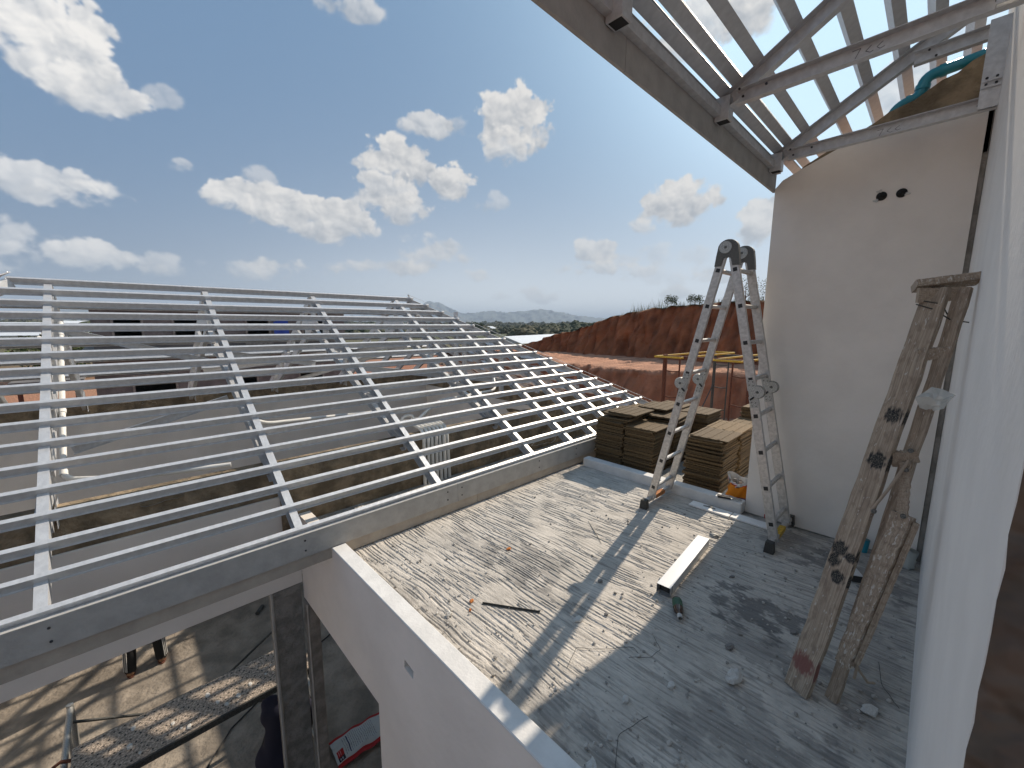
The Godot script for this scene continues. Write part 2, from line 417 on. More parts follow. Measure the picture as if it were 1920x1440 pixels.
func land():
	# one sheet of ground, red earth round the house and scrubby plain to the horizon
	var b := MB.new()
	var rows := []; var cols := []
	var radii := [0.5]
	while radii[-1] < 14000.0: radii.append(radii[-1] * 1.16 + 0.25)
	for r in radii:
		var row := []; var cr := []
		for k in 97:
			var a := TAU * k / 96.0
			var x: float = cos(a) * r; var z: float = sin(a) * r
			var y := GROUND
			if r > 40: y += clampf((r - 40.0) / 400.0, 0, 1) * (nz.get_noise_2d(x * 0.1, z * 0.1) * 3.0 - 4.0)
			y -= r * r / 12742000.0 * 0.4
			if r > 14 and r < 60: y += nz.get_noise_2d(x * 2.0, z * 2.0) * 0.25
			row.append(V(x, y, z))
			var p := nz.get_noise_2d(x * 0.35, z * 0.35)
			var red := Color(0.30, 0.125, 0.07).lerp(Color(0.38, 0.20, 0.12), clampf(p + 0.5, 0, 1))
			var scrub := Color(0.055, 0.07, 0.03).lerp(Color(0.14, 0.115, 0.06), clampf(nz.get_noise_2d(x * 0.05, z * 0.05) * 1.4 + 0.5, 0, 1))
			cr.append(red.lerp(scrub, smoothstep(45.0, 75.0, r + p * 25.0)))
		rows.append(row); cols.append(cr)
	grid(b, rows, cols)
	structure("ground", b, M.earth)

	# the cut bank of red earth: lower cut, level ledge, high cut, plateau
	var edge := [[-40, -30.0], [-30, -26.0], [-21.4, -23.9], [-15.5, -19.2], [-11.9, -19.7], [-9, -20.0], [-5.9, -22.3], [30, -22.6]]
	var ledge_y := [[-44, -2.2], [-34, -1.5], [-27, -0.95], [-20, -0.9], [30, -0.8]]
	var top := [[-44, -2.4], [-34, -1.5], [-28, -1.0], [-26, -0.45], [-21.3, 0.86], [-15.9, 2.4], [-13.1, 2.76], [-7.5, 3.0], [30, 3.2]]
	b = MB.new(); rows = []; cols = []
	var xs := []
	var x := -44.0
	while x < 24.0:
		xs.append(x); x += 0.16
	var steps := []
	for k in 9: steps.append([0, k / 9.0])
	for k in 12: steps.append([1, k / 12.0])
	for k in 22: steps.append([2, k / 22.0])
	for k in 5: steps.append([3, k / 5.0])
	for k in 6: steps.append([4, k / 5.0])
	for s in steps:
		var row := []; var cr := []
		for xx in xs:
			var ez: float = lerp_table(edge, xx) + nz.get_noise_1d(xx * 4.0) * 0.8
			var ly: float = lerp_table(ledge_y, xx)
			var ty: float = max(lerp_table(top, xx) + nz.get_noise_1d(xx * 6.0 + 90.0) * 0.25, ly)
			var bz := -26.4 + nz.get_noise_1d(xx * 2.0 + 40.0) * 0.5
			var tall: float = ty - ly
			var pts := [V(xx, GROUND - 0.3, ez + 1.3), V(xx, ly, ez), V(xx, ly + 0.05, bz), V(xx, ty, bz - 0.25 - tall * 0.42), V(xx, ty - 0.15, bz - 8.0), V(xx, -4.0, -75.0)]
			var p: Vector3 = pts[s[0]].lerp(pts[s[0] + 1], s[1])
			var n1 := nz.get_noise_2d(xx * 9.0, p.y * 2.5)
			var n2 := nz.get_noise_2d(xx * 15.0, p.y * 3.0 + xx * 2.0)
			var n3 := nz.get_noise_2d(xx * 16.0, p.z * 16.0)
			var c := Color(0.19, 0.065, 0.034)
			if s[0] == 0:
				p.z += n1 * 0.5 + n2 * 0.3
				c = Color(0.33, 0.135, 0.07)
			elif s[0] == 1:
				p.y += n3 * 0.12
				c = Color(0.40, 0.20, 0.12)
			elif s[0] == 2:
				var k := clampf(tall, 0, 1)
				p.z += (n1 * 0.4 + n2 * 0.8) * k
				c = Color(0.27, 0.092, 0.038)
			else:
				c = Color(0.10, 0.075, 0.04)
			c = c * (1.0 + 0.5 * n3 + 0.45 * nz.get_noise_2d(xx * 14.0, p.y * 5.0 + p.z))
			c.a = 1
			row.append(p); cr.append(c)
		rows.append(row); cols.append(cr)
	grid(b, rows, cols)
	structure("earth_bank", b, M.earth)

	# far mountains, crest heights by bearing
	var crest := [[-130, 0.6], [-112, 1.0], [-97, 0.7], [-90, 1.15], [-86, 1.0], [-80, 0.5], [-72, 0.7], [-64, 0.9], [-60, 1.7], [-58.2, 2.4], [-57.2, 2.85], [-55.7, 2.65], [-54, 1.75], [-52.5, 1.2], [-51.1, 1.4], [-48.9, 1.62], [-46.7, 1.4], [-44.1, 1.62], [-41.9, 1.9], [-40, 1.58], [-37.1, 1.05], [-32.8, 0.65], [-25, 0.8], [-10, 0.5], [15, 0.9], [40, 0.6]]
	b = MB.new(); rows = []; cols = []
	for j in 11:
		var row := []; var cr := []
		var s := j / 10.0
		var a := -130.0
		while a < 40.0:
			var hh: float = tan(deg_to_rad(lerp_table(crest, a) + nz.get_noise_1d(a * 22.0) * 0.16 + nz.get_noise_1d(a * 130.0) * 0.07)) * 6000.0
			var up := s * 1.25 if s < 0.8 else 1.0 - (s - 0.8) * 2.0
			var rr := 5000.0 + 1250.0 * s + nz.get_noise_2d(a * 9.0, s * 60.0) * 380.0 * sin(PI * s)
			var y: float = -30.0 + (hh + 30.0) * up * (1.0 + 0.22 * nz.get_noise_2d(a * 30.0, s * 90.0) * (1.0 - up))
			row.append(V(sin(deg_to_rad(a)) * rr, y, -cos(deg_to_rad(a)) * rr))
			var c := Color(0.05, 0.065, 0.045) * (1.0 + 0.5 * nz.get_noise_2d(a * 60.0, s * 300.0)); c.a = 1
			cr.append(c)
			a += 0.25
		rows.append(row); cols.append(cr)
	grid(b, rows, cols)
	structure("mountains", b, M.hills)

	# far-off wood on the plain: one mass of crowns
	b = MB.new()
	b.col = Color(1, 1, 1)
	for k in 5: b.rock(V(cos(k * 1.9) * 0.45, 0.45 + 0.16 * k, sin(k * 1.9) * 0.45) * (1.0 if k < 4 else 0.3), V(0.55, 0.42, 0.55) * (1.0 - 0.07 * k), 400 + k)
	var mm := MultiMesh.new()
	mm.transform_format = MultiMesh.TRANSFORM_3D; mm.use_colors = true; mm.mesh = b.mesh()
	var xf := []
	while xf.size() < 5200:
		var a := deg_to_rad(rng.randf_range(-118, -12))
		var r := 150.0 * pow(16.0, rng.randf())
		var px := sin(a) * r; var pz := -cos(a) * r
		if nz.get_noise_2d(px * 0.12, pz * 0.12) < -0.12 + (0.25 if r < 260 else 0.0): continue
		var s := rng.randf_range(3.0, 6.5) * (1.0 if r < 800 else 1.5)
		xf.append([Transform3D(Basis(Vector3.UP, rng.randf() * TAU).scaled(V(s, s * rng.randf_range(0.7, 1.1), s)), V(px, -7.6 - r * r / 12742000.0 * 0.4 + nz.get_noise_2d(px * 0.1, pz * 0.1) * 3.0, pz)), Color(0.035, 0.05, 0.024).lerp(Color(0.10, 0.085, 0.045), rng.randf() * 0.8)])
	mm.instance_count = xf.size()
	for i in xf.size():
		mm.set_instance_transform(i, xf[i][0]); mm.set_instance_color(i, xf[i][1])
	var wood := MultiMeshInstance3D.new()
	wood.name = "distant_wood"; wood.multimesh = mm; wood.material_override = M.hills
	wood.set_meta("kind", "stuff")
	tag(wood, "far grey-green wood spread over the plain before the mountains", "wood")
	add_child(wood)

func at_bearing(deg: float, r: float, y: float) -> Vector3:
	return V(sin(deg_to_rad(deg)) * r, y, -cos(deg_to_rad(deg)) * r)

func leafy(b: MB, centre: Vector3, rad: Vector3, count: int, leaf: float, c0: Color, c1: Color):
	for k in count:
		var d := V(rng.randfn(), rng.randfn(), rng.randfn()).normalized()
		var rr := pow(rng.randf(), 0.45) * (1.0 + 0.35 * nz.get_noise_3dv(d * 40.0 + centre * 9.0))
		var p := centre + d * rad * rr
		var u := V(rng.randfn(), rng.randfn(), rng.randfn()).normalized()
		var w := u.cross(V(rng.randfn(), rng.randfn(), rng.randfn())).normalized()
		var s := leaf * rng.randf_range(0.6, 1.3)
		b.col = c0.lerp(c1, rng.randf())
		b.tri(p - u * s, p + w * s * 0.45, p + u * s)
		b.tri(p - u * s, p + u * s, p - w * s * 0.45)

func tree(called: String, at: Vector3, h: float, r: float, label: String, group: String, leaf: float, count: int, trunk_share := 0.35):
	var o := thing(called, at, label, "shrub" if h < 3 else "tree", group)
	var t := MB.new()
	t.tube([at - V(0, 0.2, 0), at + V(0.03 * h, h * trunk_share, 0), at + V(0, h * 0.8, 0.02 * h)], [h * 0.03, h * 0.022, h * 0.006], 6)
	for k in 6:
		var a := k * 1.1 + h
		var y0 := h * rng.randf_range(trunk_share * 0.5, 0.65)
		t.tube([at + V(0, y0, 0), at + V(cos(a) * r * 0.4, y0 + h * 0.12, sin(a) * r * 0.4), at + V(cos(a) * r * 0.75, y0 + h * 0.26, sin(a) * r * 0.75)], [h * 0.012, h * 0.008, h * 0.003], 5)
	part("trunk", t, M.dark_pipe if h > 3 else M.rust, o)
	var f := MB.new()
	for k in 7:
		var a := k * 2.4
		var c := at + V(cos(a) * r * 0.5, h * (trunk_share + (1.0 - trunk_share) * (0.25 + 0.09 * k)), sin(a) * r * 0.5)
		leafy(f, c, V(r * 0.5, h * (0.16 if h > 3 else 0.26), r * 0.5), count / 7, leaf, Color(0.045, 0.07, 0.02), Color(0.09, 0.115, 0.035))
	part("crown", f, M.painted_vertices, o)

func far_things():
	# long white roof beyond the bank
	for d in [[-42.9, 118.0, 11.0, 30.0, "long low shed with a pale blue sheet roof beside the red bank", 0.25, -6.0, 2.0], [-58.5, 420.0, 14.0, 7.0, "small pale farm shed on the plain below the highest mountain", 0.5, -8.0, 4.0], [-49.0, 380.0, 12.0, 7.0, "small white farm shed in the middle of the plain", 0.2, -8.0, 4.0], [-47.3, 395.0, 9.0, 6.0, "small grey-white hut on the plain", 1.0, -8.0, 3.5], [-45.6, 350.0, 12.0, 6.0, "white hut on the plain behind the long shed", 0.7, -8.0, 4.0], [-92.0, 160.0, 16.0, 9.0, "white gabled house far beyond the battens", 0.3, -7.0, 5.5], [-96.5, 130.0, 14.0, 8.0, "cream gabled house beside the white gabled house", 0.0, -6.5, 5.0]]:
		var at := at_bearing(d[0], d[1], d[6])
		var o := thing("farm_shed", at, d[4], "shed")
		var w: float = d[2] * 0.5; var l: float = d[3] * 0.5; var h: float = d[7]
		var body := MB.new(); var roof := MB.new()
		var bs := Basis(Vector3.UP, d[5])
		body.box(Transform3D(bs, at + V(0, h * 0.5, 0)), V(w * 2, h, l * 2))
		var prof := PackedVector2Array([Vector2(-w - 0.5, 0), Vector2(0, w * 0.35), Vector2(w + 0.5, 0), Vector2(w + 0.5, 0.15), Vector2(0, w * 0.35 + 0.18), Vector2(-w - 0.5, 0.15)])
		roof.extrude(prof, at + bs * V(0, h, l + 0.5), at + bs * V(0, h, -l - 0.5))
		body.face([at + bs * V(-w, h, l), at + bs * V(w, h, l), at + bs * V(0, h + w * 0.33, l)], at)
		body.face([at + bs * V(-w, h, -l), at + bs * V(w, h, -l), at + bs * V(0, h + w * 0.33, -l)], at)
		part("wall", body, M.white_render, o)
		part("roof", roof, M.sheet_roof, o)
		var dr := MB.new()
		dr.box(Transform3D(bs, at + bs * V(w * 0.3, h * 0.4, l)), V(w * 0.35, h * 0.8, 0.12))
		part("door", dr, M.dark_opening, o)
	tree("lone_tree", at_bearing(-50.6, 240, -7.8), 9.5, 3.4, "tall round tree standing alone on the plain under the mountain dip", "", 0.5, 1500, 0.3)
	tree("lone_tree", at_bearing(-42.9, 260, -7.8), 6.0, 3.0, "low pointed tree on the plain beyond the long shed", "", 0.45, 900, 0.15)
	for a in [[-90.3, 50.0, 4.2, 3.2], [-93.8, 46.0, 3.6, 3.0]]:
		tree("leafy_tree", at_bearing(a[0], a[1], GROUND - 0.2), a[2], a[3], "dark leafy tree on red earth beyond the battens, %s of the two" % ("taller" if a[2] > 4 else "shorter"), "dark trees on the red earth", 0.16, 2600, 0.2)
	# growth on the bank
	for a in [[-13.2, 2.75, -28.3, 0.75, 0.55, "small green bush on the crest of the red bank"], [-11.6, 2.85, -28.4, 0.62, 0.6, "thin open bush on the crest of the red bank"], [-8.6, 2.9, -28.6, 1.5, 1.2, "open leafy bush on the bank behind the ladder"], [-6.9, 2.95, -28.2, 1.3, 0.9, "open leafy bush on the bank beside the tall white wall"]]:
		tree("bank_shrub", V(a[0], a[1], a[2]), a[3], a[4], a[5], "", 0.05, 620, 0.02)
	var b := MB.new()
	for k in 900:
		var x := rng.randf_range(-26.0, -6.0)
		if x < -20 and rng.randf() < 0.75: continue
		var y := lerp_table([[-28, -1.0], [-26, -0.45], [-21.3, 0.86], [-15.9, 2.4], [-13.1, 2.76], [-7.5, 3.0]], x)
		var z := -28.2 - rng.randf() * 1.2
		var h := rng.randf_range(0.12, 0.5) * (1.6 if absf(x + 15.2) < 1.3 else 0.8)
		var d := V(rng.randfn() * 0.25, 1, rng.randfn() * 0.25) * h
		b.col = Color(0.16, 0.15, 0.07).lerp(Color(0.07, 0.10, 0.03), rng.randf())
		b.tri(V(x - 0.012, y - 0.1, z), V(x + 0.012, y - 0.1, z), V(x, y, z) + d)
	var g := inst("dry_grass", b.mesh(), M.painted_vertices, self)
	g.set_meta("kind", "stuff")
	tag(g, "dry grass growing along the crest of the red bank", "grass")

	# the neighbour's grey house behind the lower roof
	var at := V(-23, GROUND, -4.3)
	var o := thing("neighbour_house", at, "unfinished grey two-storey house seen through the lower roof battens", "house")
	var openings := [[-8.2, 0.7, 1.1, 1.0], [-5.6, 0.5, 1.0, 1.35], [-3.0, 0.7, 1.1, 1.0], [-0.9, 0.7, 0.9, 1.0], [-8.0, -2.0, 1.2, 1.3], [-4.9, GROUND, 1.1, 2.2], [-1.8, -2.0, 1.4, 1.3]]
	var shell := CSGCombiner3D.new(); shell.name = "wall"; o.add_child(shell); shell.position = -o.position
	for q in [[V(-32, GROUND, -9.4), V(-23, 0.0, 0.7), 0], [V(-31.5, 0.0, -9.3), V(-23.04, 2.05, 0.6), 0], [V(-31.8, GROUND - 0.1, -9.2), V(-23.2, -0.12, 0.5), 1], [V(-31.3, 0.22, -9.1), V(-23.24, 2.0, 0.4), 1]]:
		var bx := CSGBox3D.new(); bx.size = (q[1] - q[0]).abs(); bx.position = (q[0] + q[1]) * 0.5
		if q[2] == 1: bx.operation = CSGShape3D.OPERATION_SUBTRACTION
		shell.add_child(bx)
	for q in openings:
		var bx := CSGBox3D.new(); bx.size = V(0.8, q[3], q[2]); bx.position = V(-23.0, q[1] + q[3] * 0.5, q[0] + q[2] * 0.5)
		bx.operation = CSGShape3D.OPERATION_SUBTRACTION; shell.add_child(bx)
	shell.material_override = M.house_grey
	b = MB.new(); b.span(V(-32.4, 0.0, -9.8), V(-22.4, 0.22, 1.1), 0.02); part("floor_slab", b, M.grey_cement, o)
	b = MB.new(); b.span(V(-32.0, 2.05, -9.6), V(-22.8, 2.2, 0.8), 0.02); part("roof_slab", b, M.grey_cement, o)
	for w in openings:
		b = MB.new()
		for e in [0.0, w[2]]: b.span(V(-23.1, w[1], w[0] + e - 0.04), V(-22.96, w[1] + w[3] - 0.08, w[0] + e + 0.04))
		b.span(V(-23.1, w[1] + w[3] - 0.08, w[0] - 0.06), V(-22.95, w[1] + w[3], w[0] + w[2] + 0.06))
		if w[1] > GROUND: b.span(V(-23.1, w[1] - 0.08, w[0] - 0.1), V(-22.93, w[1], w[0] + w[2] + 0.1))
		part("window_frame" if w[1] > GROUND else "door_frame", b, M.grey_cement, o)
	b = MB.new(); b.span(V(-23.0, -0.6, 0.9), V(-20.6, -0.5, 2.6)); part("porch_roof", b, M.house_grey, o)
	for p in [[-20.8, 1.1], [-20.8, 2.4]]:
		b = MB.new(); b.tube([V(p[0], GROUND, p[1]), V(p[0], -0.6, p[1])], 0.06, 8); part("post", b, M.rust, o)
	b = MB.new()
	for k in 9:
		b.beam(V(-22.7, 1.75 - 0.03 * k, -6.3 + 0.07 * k), V(-22.65 + 0.05 * sin(k), 0.7 + 0.1 * cos(k * 2.0), -6.32 + 0.075 * k), 0.08, 0.02, Vector3.RIGHT)
	plain("blue_sheet", Color(0.01, 0.05, 0.35), 0.5)
	one("blue_tarpaulin", b, M.blue_sheet, "bright blue tarpaulin hung on the grey neighbour house", "tarpaulin")
	for q in [[-13.5, -2.4, 0.75, 1.3], [-14.2, -4.9, 0.6, 1.0]]:
		var st := thing("brick_pile", V(q[0], GROUND, q[1]), "orange brick pile on the earth by the %s of the grey house" % ("door" if q[1] < -4 else "window"), "brick pile")
		var bm := MB.new(); bm.box(Transform3D.IDENTITY, V(0.2, 0.09, 0.10), 0.006)
		var brick_mesh := bm.mesh()
		for j in int(q[2] / 0.1):
			for i in 3:
				for k in int(q[3] / 0.21):
					var br := inst("brick", brick_mesh, M.brick_orange, st, false)
					br.position = V(i * 0.115 - 0.1 + rng.randf_range(-0.008, 0.008), 0.05 + j * 0.095, k * 0.21 + rng.randf_range(-0.01, 0.01))
					br.rotation.y = PI / 2 + rng.randf_range(-0.05, 0.05)
	# a covered heap and a tank on the red earth
	b = MB.new()
	b.rock(at_bearing(-94.5, 17.5, GROUND + 0.45), V(0.9, 0.6, 0.7), 61)
	one("covered_heap", b, M.blue_sheet, "heap under a blue sheet on the red earth", "heap")
	b = MB.new()
	b.rock(at_bearing(-95.5, 13.5, GROUND + 0.5), V(1.0, 0.55, 0.8), 62)
	plain("green_sheet", Color(0.015, 0.04, 0.025), 0.6)
	one("covered_heap", b, M.green_sheet, "heap under a dark green sheet on the red earth", "heap")

func scaffold_frame(o: Node3D, at: Vector3, w: float, h: float, m: Material, ax := Vector3.RIGHT, leg_r := 0.022):
	var off := 0.24
	for s in [0.0, w]:
		var b := MB.new(); b.tube([at + ax * s, at + ax * s + V(0, h, 0)], leg_r, 10); part("leg", b, m, o)
	var b2 := MB.new(); b2.tube([at + V(0, h - 0.03, 0), at + ax * w + V(0, h - 0.03, 0)], 0.02, 8); part("ledger", b2, m, o)
	for s in [off, w - off]:
		b2 = MB.new(); b2.tube([at + ax * s + V(0, 0.25, 0), at + ax * s + V(0, h - 0.06, 0)], 0.013, 6); part("inner_post", b2, m, o)
	var y := 0.35
	while y < h - 0.1:
		for s in [0.0, w - off]:
			b2 = MB.new(); b2.tube([at + ax * s + V(0, y + 0.015, 0), at + ax * (s + off * 0.5) + V(0, y, 0), at + ax * (s + off) + V(0, y + 0.015, 0)], 0.01, 6); part("rung", b2, m, o)
		y += 0.42

# ------------------------------------------------------------------ house
func slab_wall(called: String, label: String, pieces: Array) -> Node3D:   # pieces: [name, material, corner, corner, bevel]
	var lo: Vector3 = pieces[0][2]
	var o := thing(called, V(lo.x, min(pieces[0][2].y, pieces[0][3].y), lo.z), label, "wall")
	for p in pieces:
		var b := MB.new()
		b.span(p[2], p[3], p[4] if p.size() > 4 else 0.0)
		part(p[0], b, M[p[1]], o)
	return o

func patch(parent: Node, mat: String, at: Vector3, u: Vector3, w: Vector3, seed_: int, called := "plaster_patch"):
	# an uneven dab a few millimetres thick on a surface spanned by u and w
	var b := MB.new()
	var n := u.cross(w).normalized() * 0.004
	var q := RandomNumberGenerator.new(); q.seed = seed_
	var pts := []
	for k in 18:
		var a := TAU * k / 18.0
		var r := 0.8 + 0.22 * sin(a * 3.0 + seed_) + q.randf_range(-0.12, 0.12)
		pts.append(at + u * cos(a) * r + w * sin(a) * r)
	for k in 18:
		b.face([at + n * 2.0, pts[k] + n, pts[(k + 1) % 18] + n], at - n * 5.0)
		b.face([pts[k] - n, pts[(k + 1) % 18] - n, pts[(k + 1) % 18] + n, pts[k] + n], at)
	part(called, b, M[mat], parent)

func house():
	var b := MB.new()
	b.span(V(-9.5, FLOOR - 0.12, -5.4), V(3.0, FLOOR, 4.2))
	structure("house_floor", b, M.ground_slab)

	# wall under the front eave (x = -3.25)
	var w := slab_wall("eave_wall", "long wall under the front eave with a raw cement top", [
		["painted_wall", "primer_wall", V(-3.37, -0.5, -0.875), V(-3.25, 0.235, 3.2), 0.004],
		["cement_top", "raw_cement", V(-3.335, 0.235, -0.76), V(-3.262, 0.5, 3.2), 0.006],
		["cement_wall", "raw_cement", V(-3.315, -0.12, -5.1), V(-3.235, 0.5, -0.765), 0.006],
		["lower_wall", "grey_cement", V(-3.37, FLOOR, -5.1), V(-3.25, -0.13, -2.45), 0.0]])
	patch(w, "white_paint", V(-3.232, 0.10, -3.72), V(0, 0, 0.24), V(0, 0.09, 0), 3, "paint_patch")
	patch(w, "grey_cement", V(-3.258, 0.42, -0.1), V(0, 0, 0.12), V(0, 0.03, 0), 4)
	var c := slab_wall("corner_column", "raw cement corner column below the eave and parapet beams", [
		["shaft", "grey_cement", V(-3.40, FLOOR, -0.86), V(-3.25, -0.503, -0.665), 0.006],
		["return", "grey_cement", V(-3.25, FLOOR, -0.945), V(-3.13, -0.64, -0.868), 0.006],
		["edge_bead", "fascia_board", V(-3.253, FLOOR, -0.663), V(-3.238, -0.5, -0.645), 0.004],
		["edge_bead", "fascia_board", V(-3.145, FLOOR, -0.868), V(-3.127, -0.63, -0.858), 0.004]])
	patch(c, "grey_cement", V(-3.249, -0.54, -0.76), V(0, 0, 0.09), V(0, 0.035, 0), 9)
	# far eave wall and end walls
	w = slab_wall("rear_eave_wall", "white wall across the open house with a raw cement top", [
		["painted_wall", "primer_wall", V(-7.49, FLOOR, -5.1), V(-7.37, 0.22, 3.2)],
		["cement_top", "raw_cement", V(-7.495, 0.22, -5.1), V(-7.378, 0.48, 3.2), 0.006]])
	patch(w, "white_paint", V(-7.376, 0.34, 0.02), V(0, 0, 0.2), V(0, 0.11, 0), 21)
	patch(w, "white_paint", V(-7.376, 0.36, -2.35), V(0, 0, 0.22), V(0, 0.09, 0), 22)
	patch(w, "white_paint", V(-7.376, 0.40, -0.25), V(0, 0, 0.09), V(0, 0.05, 0), 23)
	w = slab_wall("end_wall", "white inner end wall under the hipped end of the roof", [
		["painted_wall", "primer_wall", V(-7.37, FLOOR, -4.76), V(-3.37, 0.22, -4.64)],
		["cement_top", "raw_cement", V(-7.37, 0.22, -4.765), V(-3.37, 0.48, -4.648), 0.006]])
	patch(w, "raw_cement", V(-4.5, 0.05, -4.638), V(0.4, 0, 0), V(0, 0.1, 0), 31)
	slab_wall("near_end_wall", "white wall closing the near end of the open house", [
		["painted_wall", "primer_wall", V(-7.37, FLOOR, 3.2), V(-3.37, 0.48, 3.32)]])

	# terrace
	b = MB.new()
	b.span(V(-3.235, -0.16, -5.4), V(0.09, -0.02, -0.95))
	structure("terrace_slab", b, M.slab)
	terrace_floor()
	b = MB.new(); b.span(V(-3.235, -0.02, -5.4), V(-2.60, 0.0, -0.955)); structure("floor_under_eave", b, M.slab)
	b = MB.new(); b.span(V(-2.60, -0.02, -5.4), V(0.09, -0.004, -3.61)); structure("balcony_floor", b, M.slab)
	w = slab_wall("far_kerb", "low white kerb along the far edge of the terrace, before the tile stacks", [["kerb", "capping_paint", V(-2.50, -0.01, -3.60), V(-0.943, 0.088, -3.50), 0.006]])
	patch(w, "white_paint", V(-1.02, 0.09, -3.545), V(0.05, 0, 0), V(0, 0, -0.03), 33, "paint_lump")

	# parapet with a beam over the opening and a recessed box hole
	var pw := thing("parapet", V(-1.5, FLOOR, -0.92), "white topped parapet with pinkish outer face along the near terrace edge", "wall")
	var cs := CSGCombiner3D.new(); cs.name = "wall"; pw.add_child(cs); cs.position = -pw.position
	var body := CSGBox3D.new(); body.size = V(3.45, 0.70, 0.082); body.position = V(-1.525, -0.28, -0.918); cs.add_child(body)
	var leg := CSGBox3D.new(); leg.size = V(2.18, 2.3, 0.082); leg.position = V(-0.89, -1.76, -0.918); cs.add_child(leg)
	var hole := CSGBox3D.new(); hole.size = V(0.085, 0.05, 0.05); hole.position = V(-1.62, -0.163, -0.88); hole.operation = CSGShape3D.OPERATION_SUBTRACTION; hole.rotation.z = -0.12; cs.add_child(hole)
	cs.material_override = M.primer_wall
	b = MB.new(); b.span(V(-2.56, 0.070, -0.962), V(0.09, 0.082, -0.872), 0.004)
	part("capping", b, M.capping_paint, pw)
	b = MB.new(); b.span(V(-1.655, -0.18, -0.902), V(-1.585, -0.146, -0.898)); part("socket_box", b, M.rubble_grey, pw)

	# tall wall with two pipe holes
	var tw := thing("gable_wall", V(-0.43, 0, -3.66), "tall pale wall with two pipe holes at the far end of the terrace", "wall")
	var cg := CSGCombiner3D.new(); cg.name = "painted_wall"; tw.add_child(cg); cg.position = -tw.position
	var pol := CSGPolygon3D.new()
	pol.polygon = PackedVector2Array([Vector2(-0.943, -0.01), Vector2(0.062, -0.01), Vector2(0.066, 2.72), Vector2(-0.30, 2.70), Vector2(-0.56, 2.695), Vector2(-0.78, 2.605), Vector2(-0.90, 2.55), Vector2(-0.943, 2.50)])
	pol.depth = 0.12; pol.position = V(0, 0, -3.60); cg.add_child(pol)
	for p in [[-0.341, 2.328], [-0.247, 2.328]]:
		var cy := CSGCylinder3D.new(); cy.radius = 0.027; cy.height = 0.3; cy.sides = 24; cy.rotation.x = PI / 2; cy.position = V(p[0], p[1], -3.66); cy.operation = CSGShape3D.OPERATION_SUBTRACTION; cg.add_child(cy)
	cg.material_override = M.primer_wall
	for p in [[-0.341, 2.328], [-0.247, 2.328]]:
		b = MB.new()
		b.lathe([Vector2(0.0265, -0.002), Vector2(0.0265, 0.008), Vector2(0.022, 0.009), Vector2(0.022, -0.11), Vector2(0.0, -0.111)], V(p[0], p[1], -3.602), 24, V(0, 0, 1))
		part("pipe_sleeve", b, M.hole_shade, tw)
	for p in [[-0.365, 2.305], [-0.222, 2.318], [-0.352, 2.36]]:
		patch(tw, "rubble_white", V(p[0], p[1], -3.598), V(0.017, 0, 0), V(0, 0.011, 0), int(p[0] * 900), "chipped_edge")
	# raw upper part of the gable, set back a little
	b = MB.new()
	var prof := PackedVector2Array([Vector2(-0.93, 2.48), Vector2(-0.78, 2.62), Vector2(-0.58, 2.72), Vector2(-0.42, 2.79), Vector2(-0.36, 2.83), Vector2(-0.25, 2.86), Vector2(-0.14, 2.93), Vector2(-0.08, 2.945), Vector2(-0.03, 2.985), Vector2(0.085, 3.03), Vector2(0.085, 2.48)])
	b.extrude(prof, V(0, 0, -3.612), V(0, 0, -3.735))
	part("cement_gable", b, M.raw_cement, tw)
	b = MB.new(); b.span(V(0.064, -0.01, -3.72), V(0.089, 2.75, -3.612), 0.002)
	part("corner_strip", b, M.grey_cement, tw)  # grey strip built in place of the dark recess at the corner
	b = MB.new(); b.span(V(-0.94, FLOOR, -3.75), V(0.09, -0.17, -3.62))
	part("lower_wall", b, M.grey_cement, tw)

	# right wall ending at a rough jamb
	var rw := thing("side_wall", V(0.2, FLOOR, -2.2), "white side wall along the terrace with a rough concrete jamb", "wall")
	b = MB.new(); b.span(V(0.09, FLOOR, -4.2), V(0.33, 3.75, -0.775), 0.003)
	part("painted_wall", b, M.white_paint, rw)
	# the rough jamb: an uneven end face
	b = MB.new()
	var g := []; var gc := []
	for i in 150:
		var row := []; var cr := []
		var y := FLOOR + 6.6 * i / 149.0
		for k in 14:
			var x := 0.0905 + 0.24 * k / 13.0
			var edge := nz.get_noise_2d(y * 300.0, 3.0) * 0.003 if k == 0 else 0.0
			row.append(V(x + edge, y, -0.7705 + nz.get_noise_2d(x * 500.0, y * 260.0) * 0.003))
			var cc := Color(0.105, 0.085, 0.068) * (1.0 + 0.5 * nz.get_noise_2d(x * 500.0, y * 400.0)); cc.a = 1
			cr.append(cc)
		g.append(row); gc.append(cr)
	grid(b, g, gc)
	part("rough_jamb", b, M.earth, rw)
	b = MB.new(); b.span(V(0.09, FLOOR, -0.775), V(0.33, 0.15, 4.0))
	part("sill_wall", b, M.primer_wall, rw)
	b = MB.new(); b.span(V(0.09, 0.15, 1.9), V(0.33, 3.75, 4.0))
	part("far_jamb_wall", b, M.primer_wall, rw)

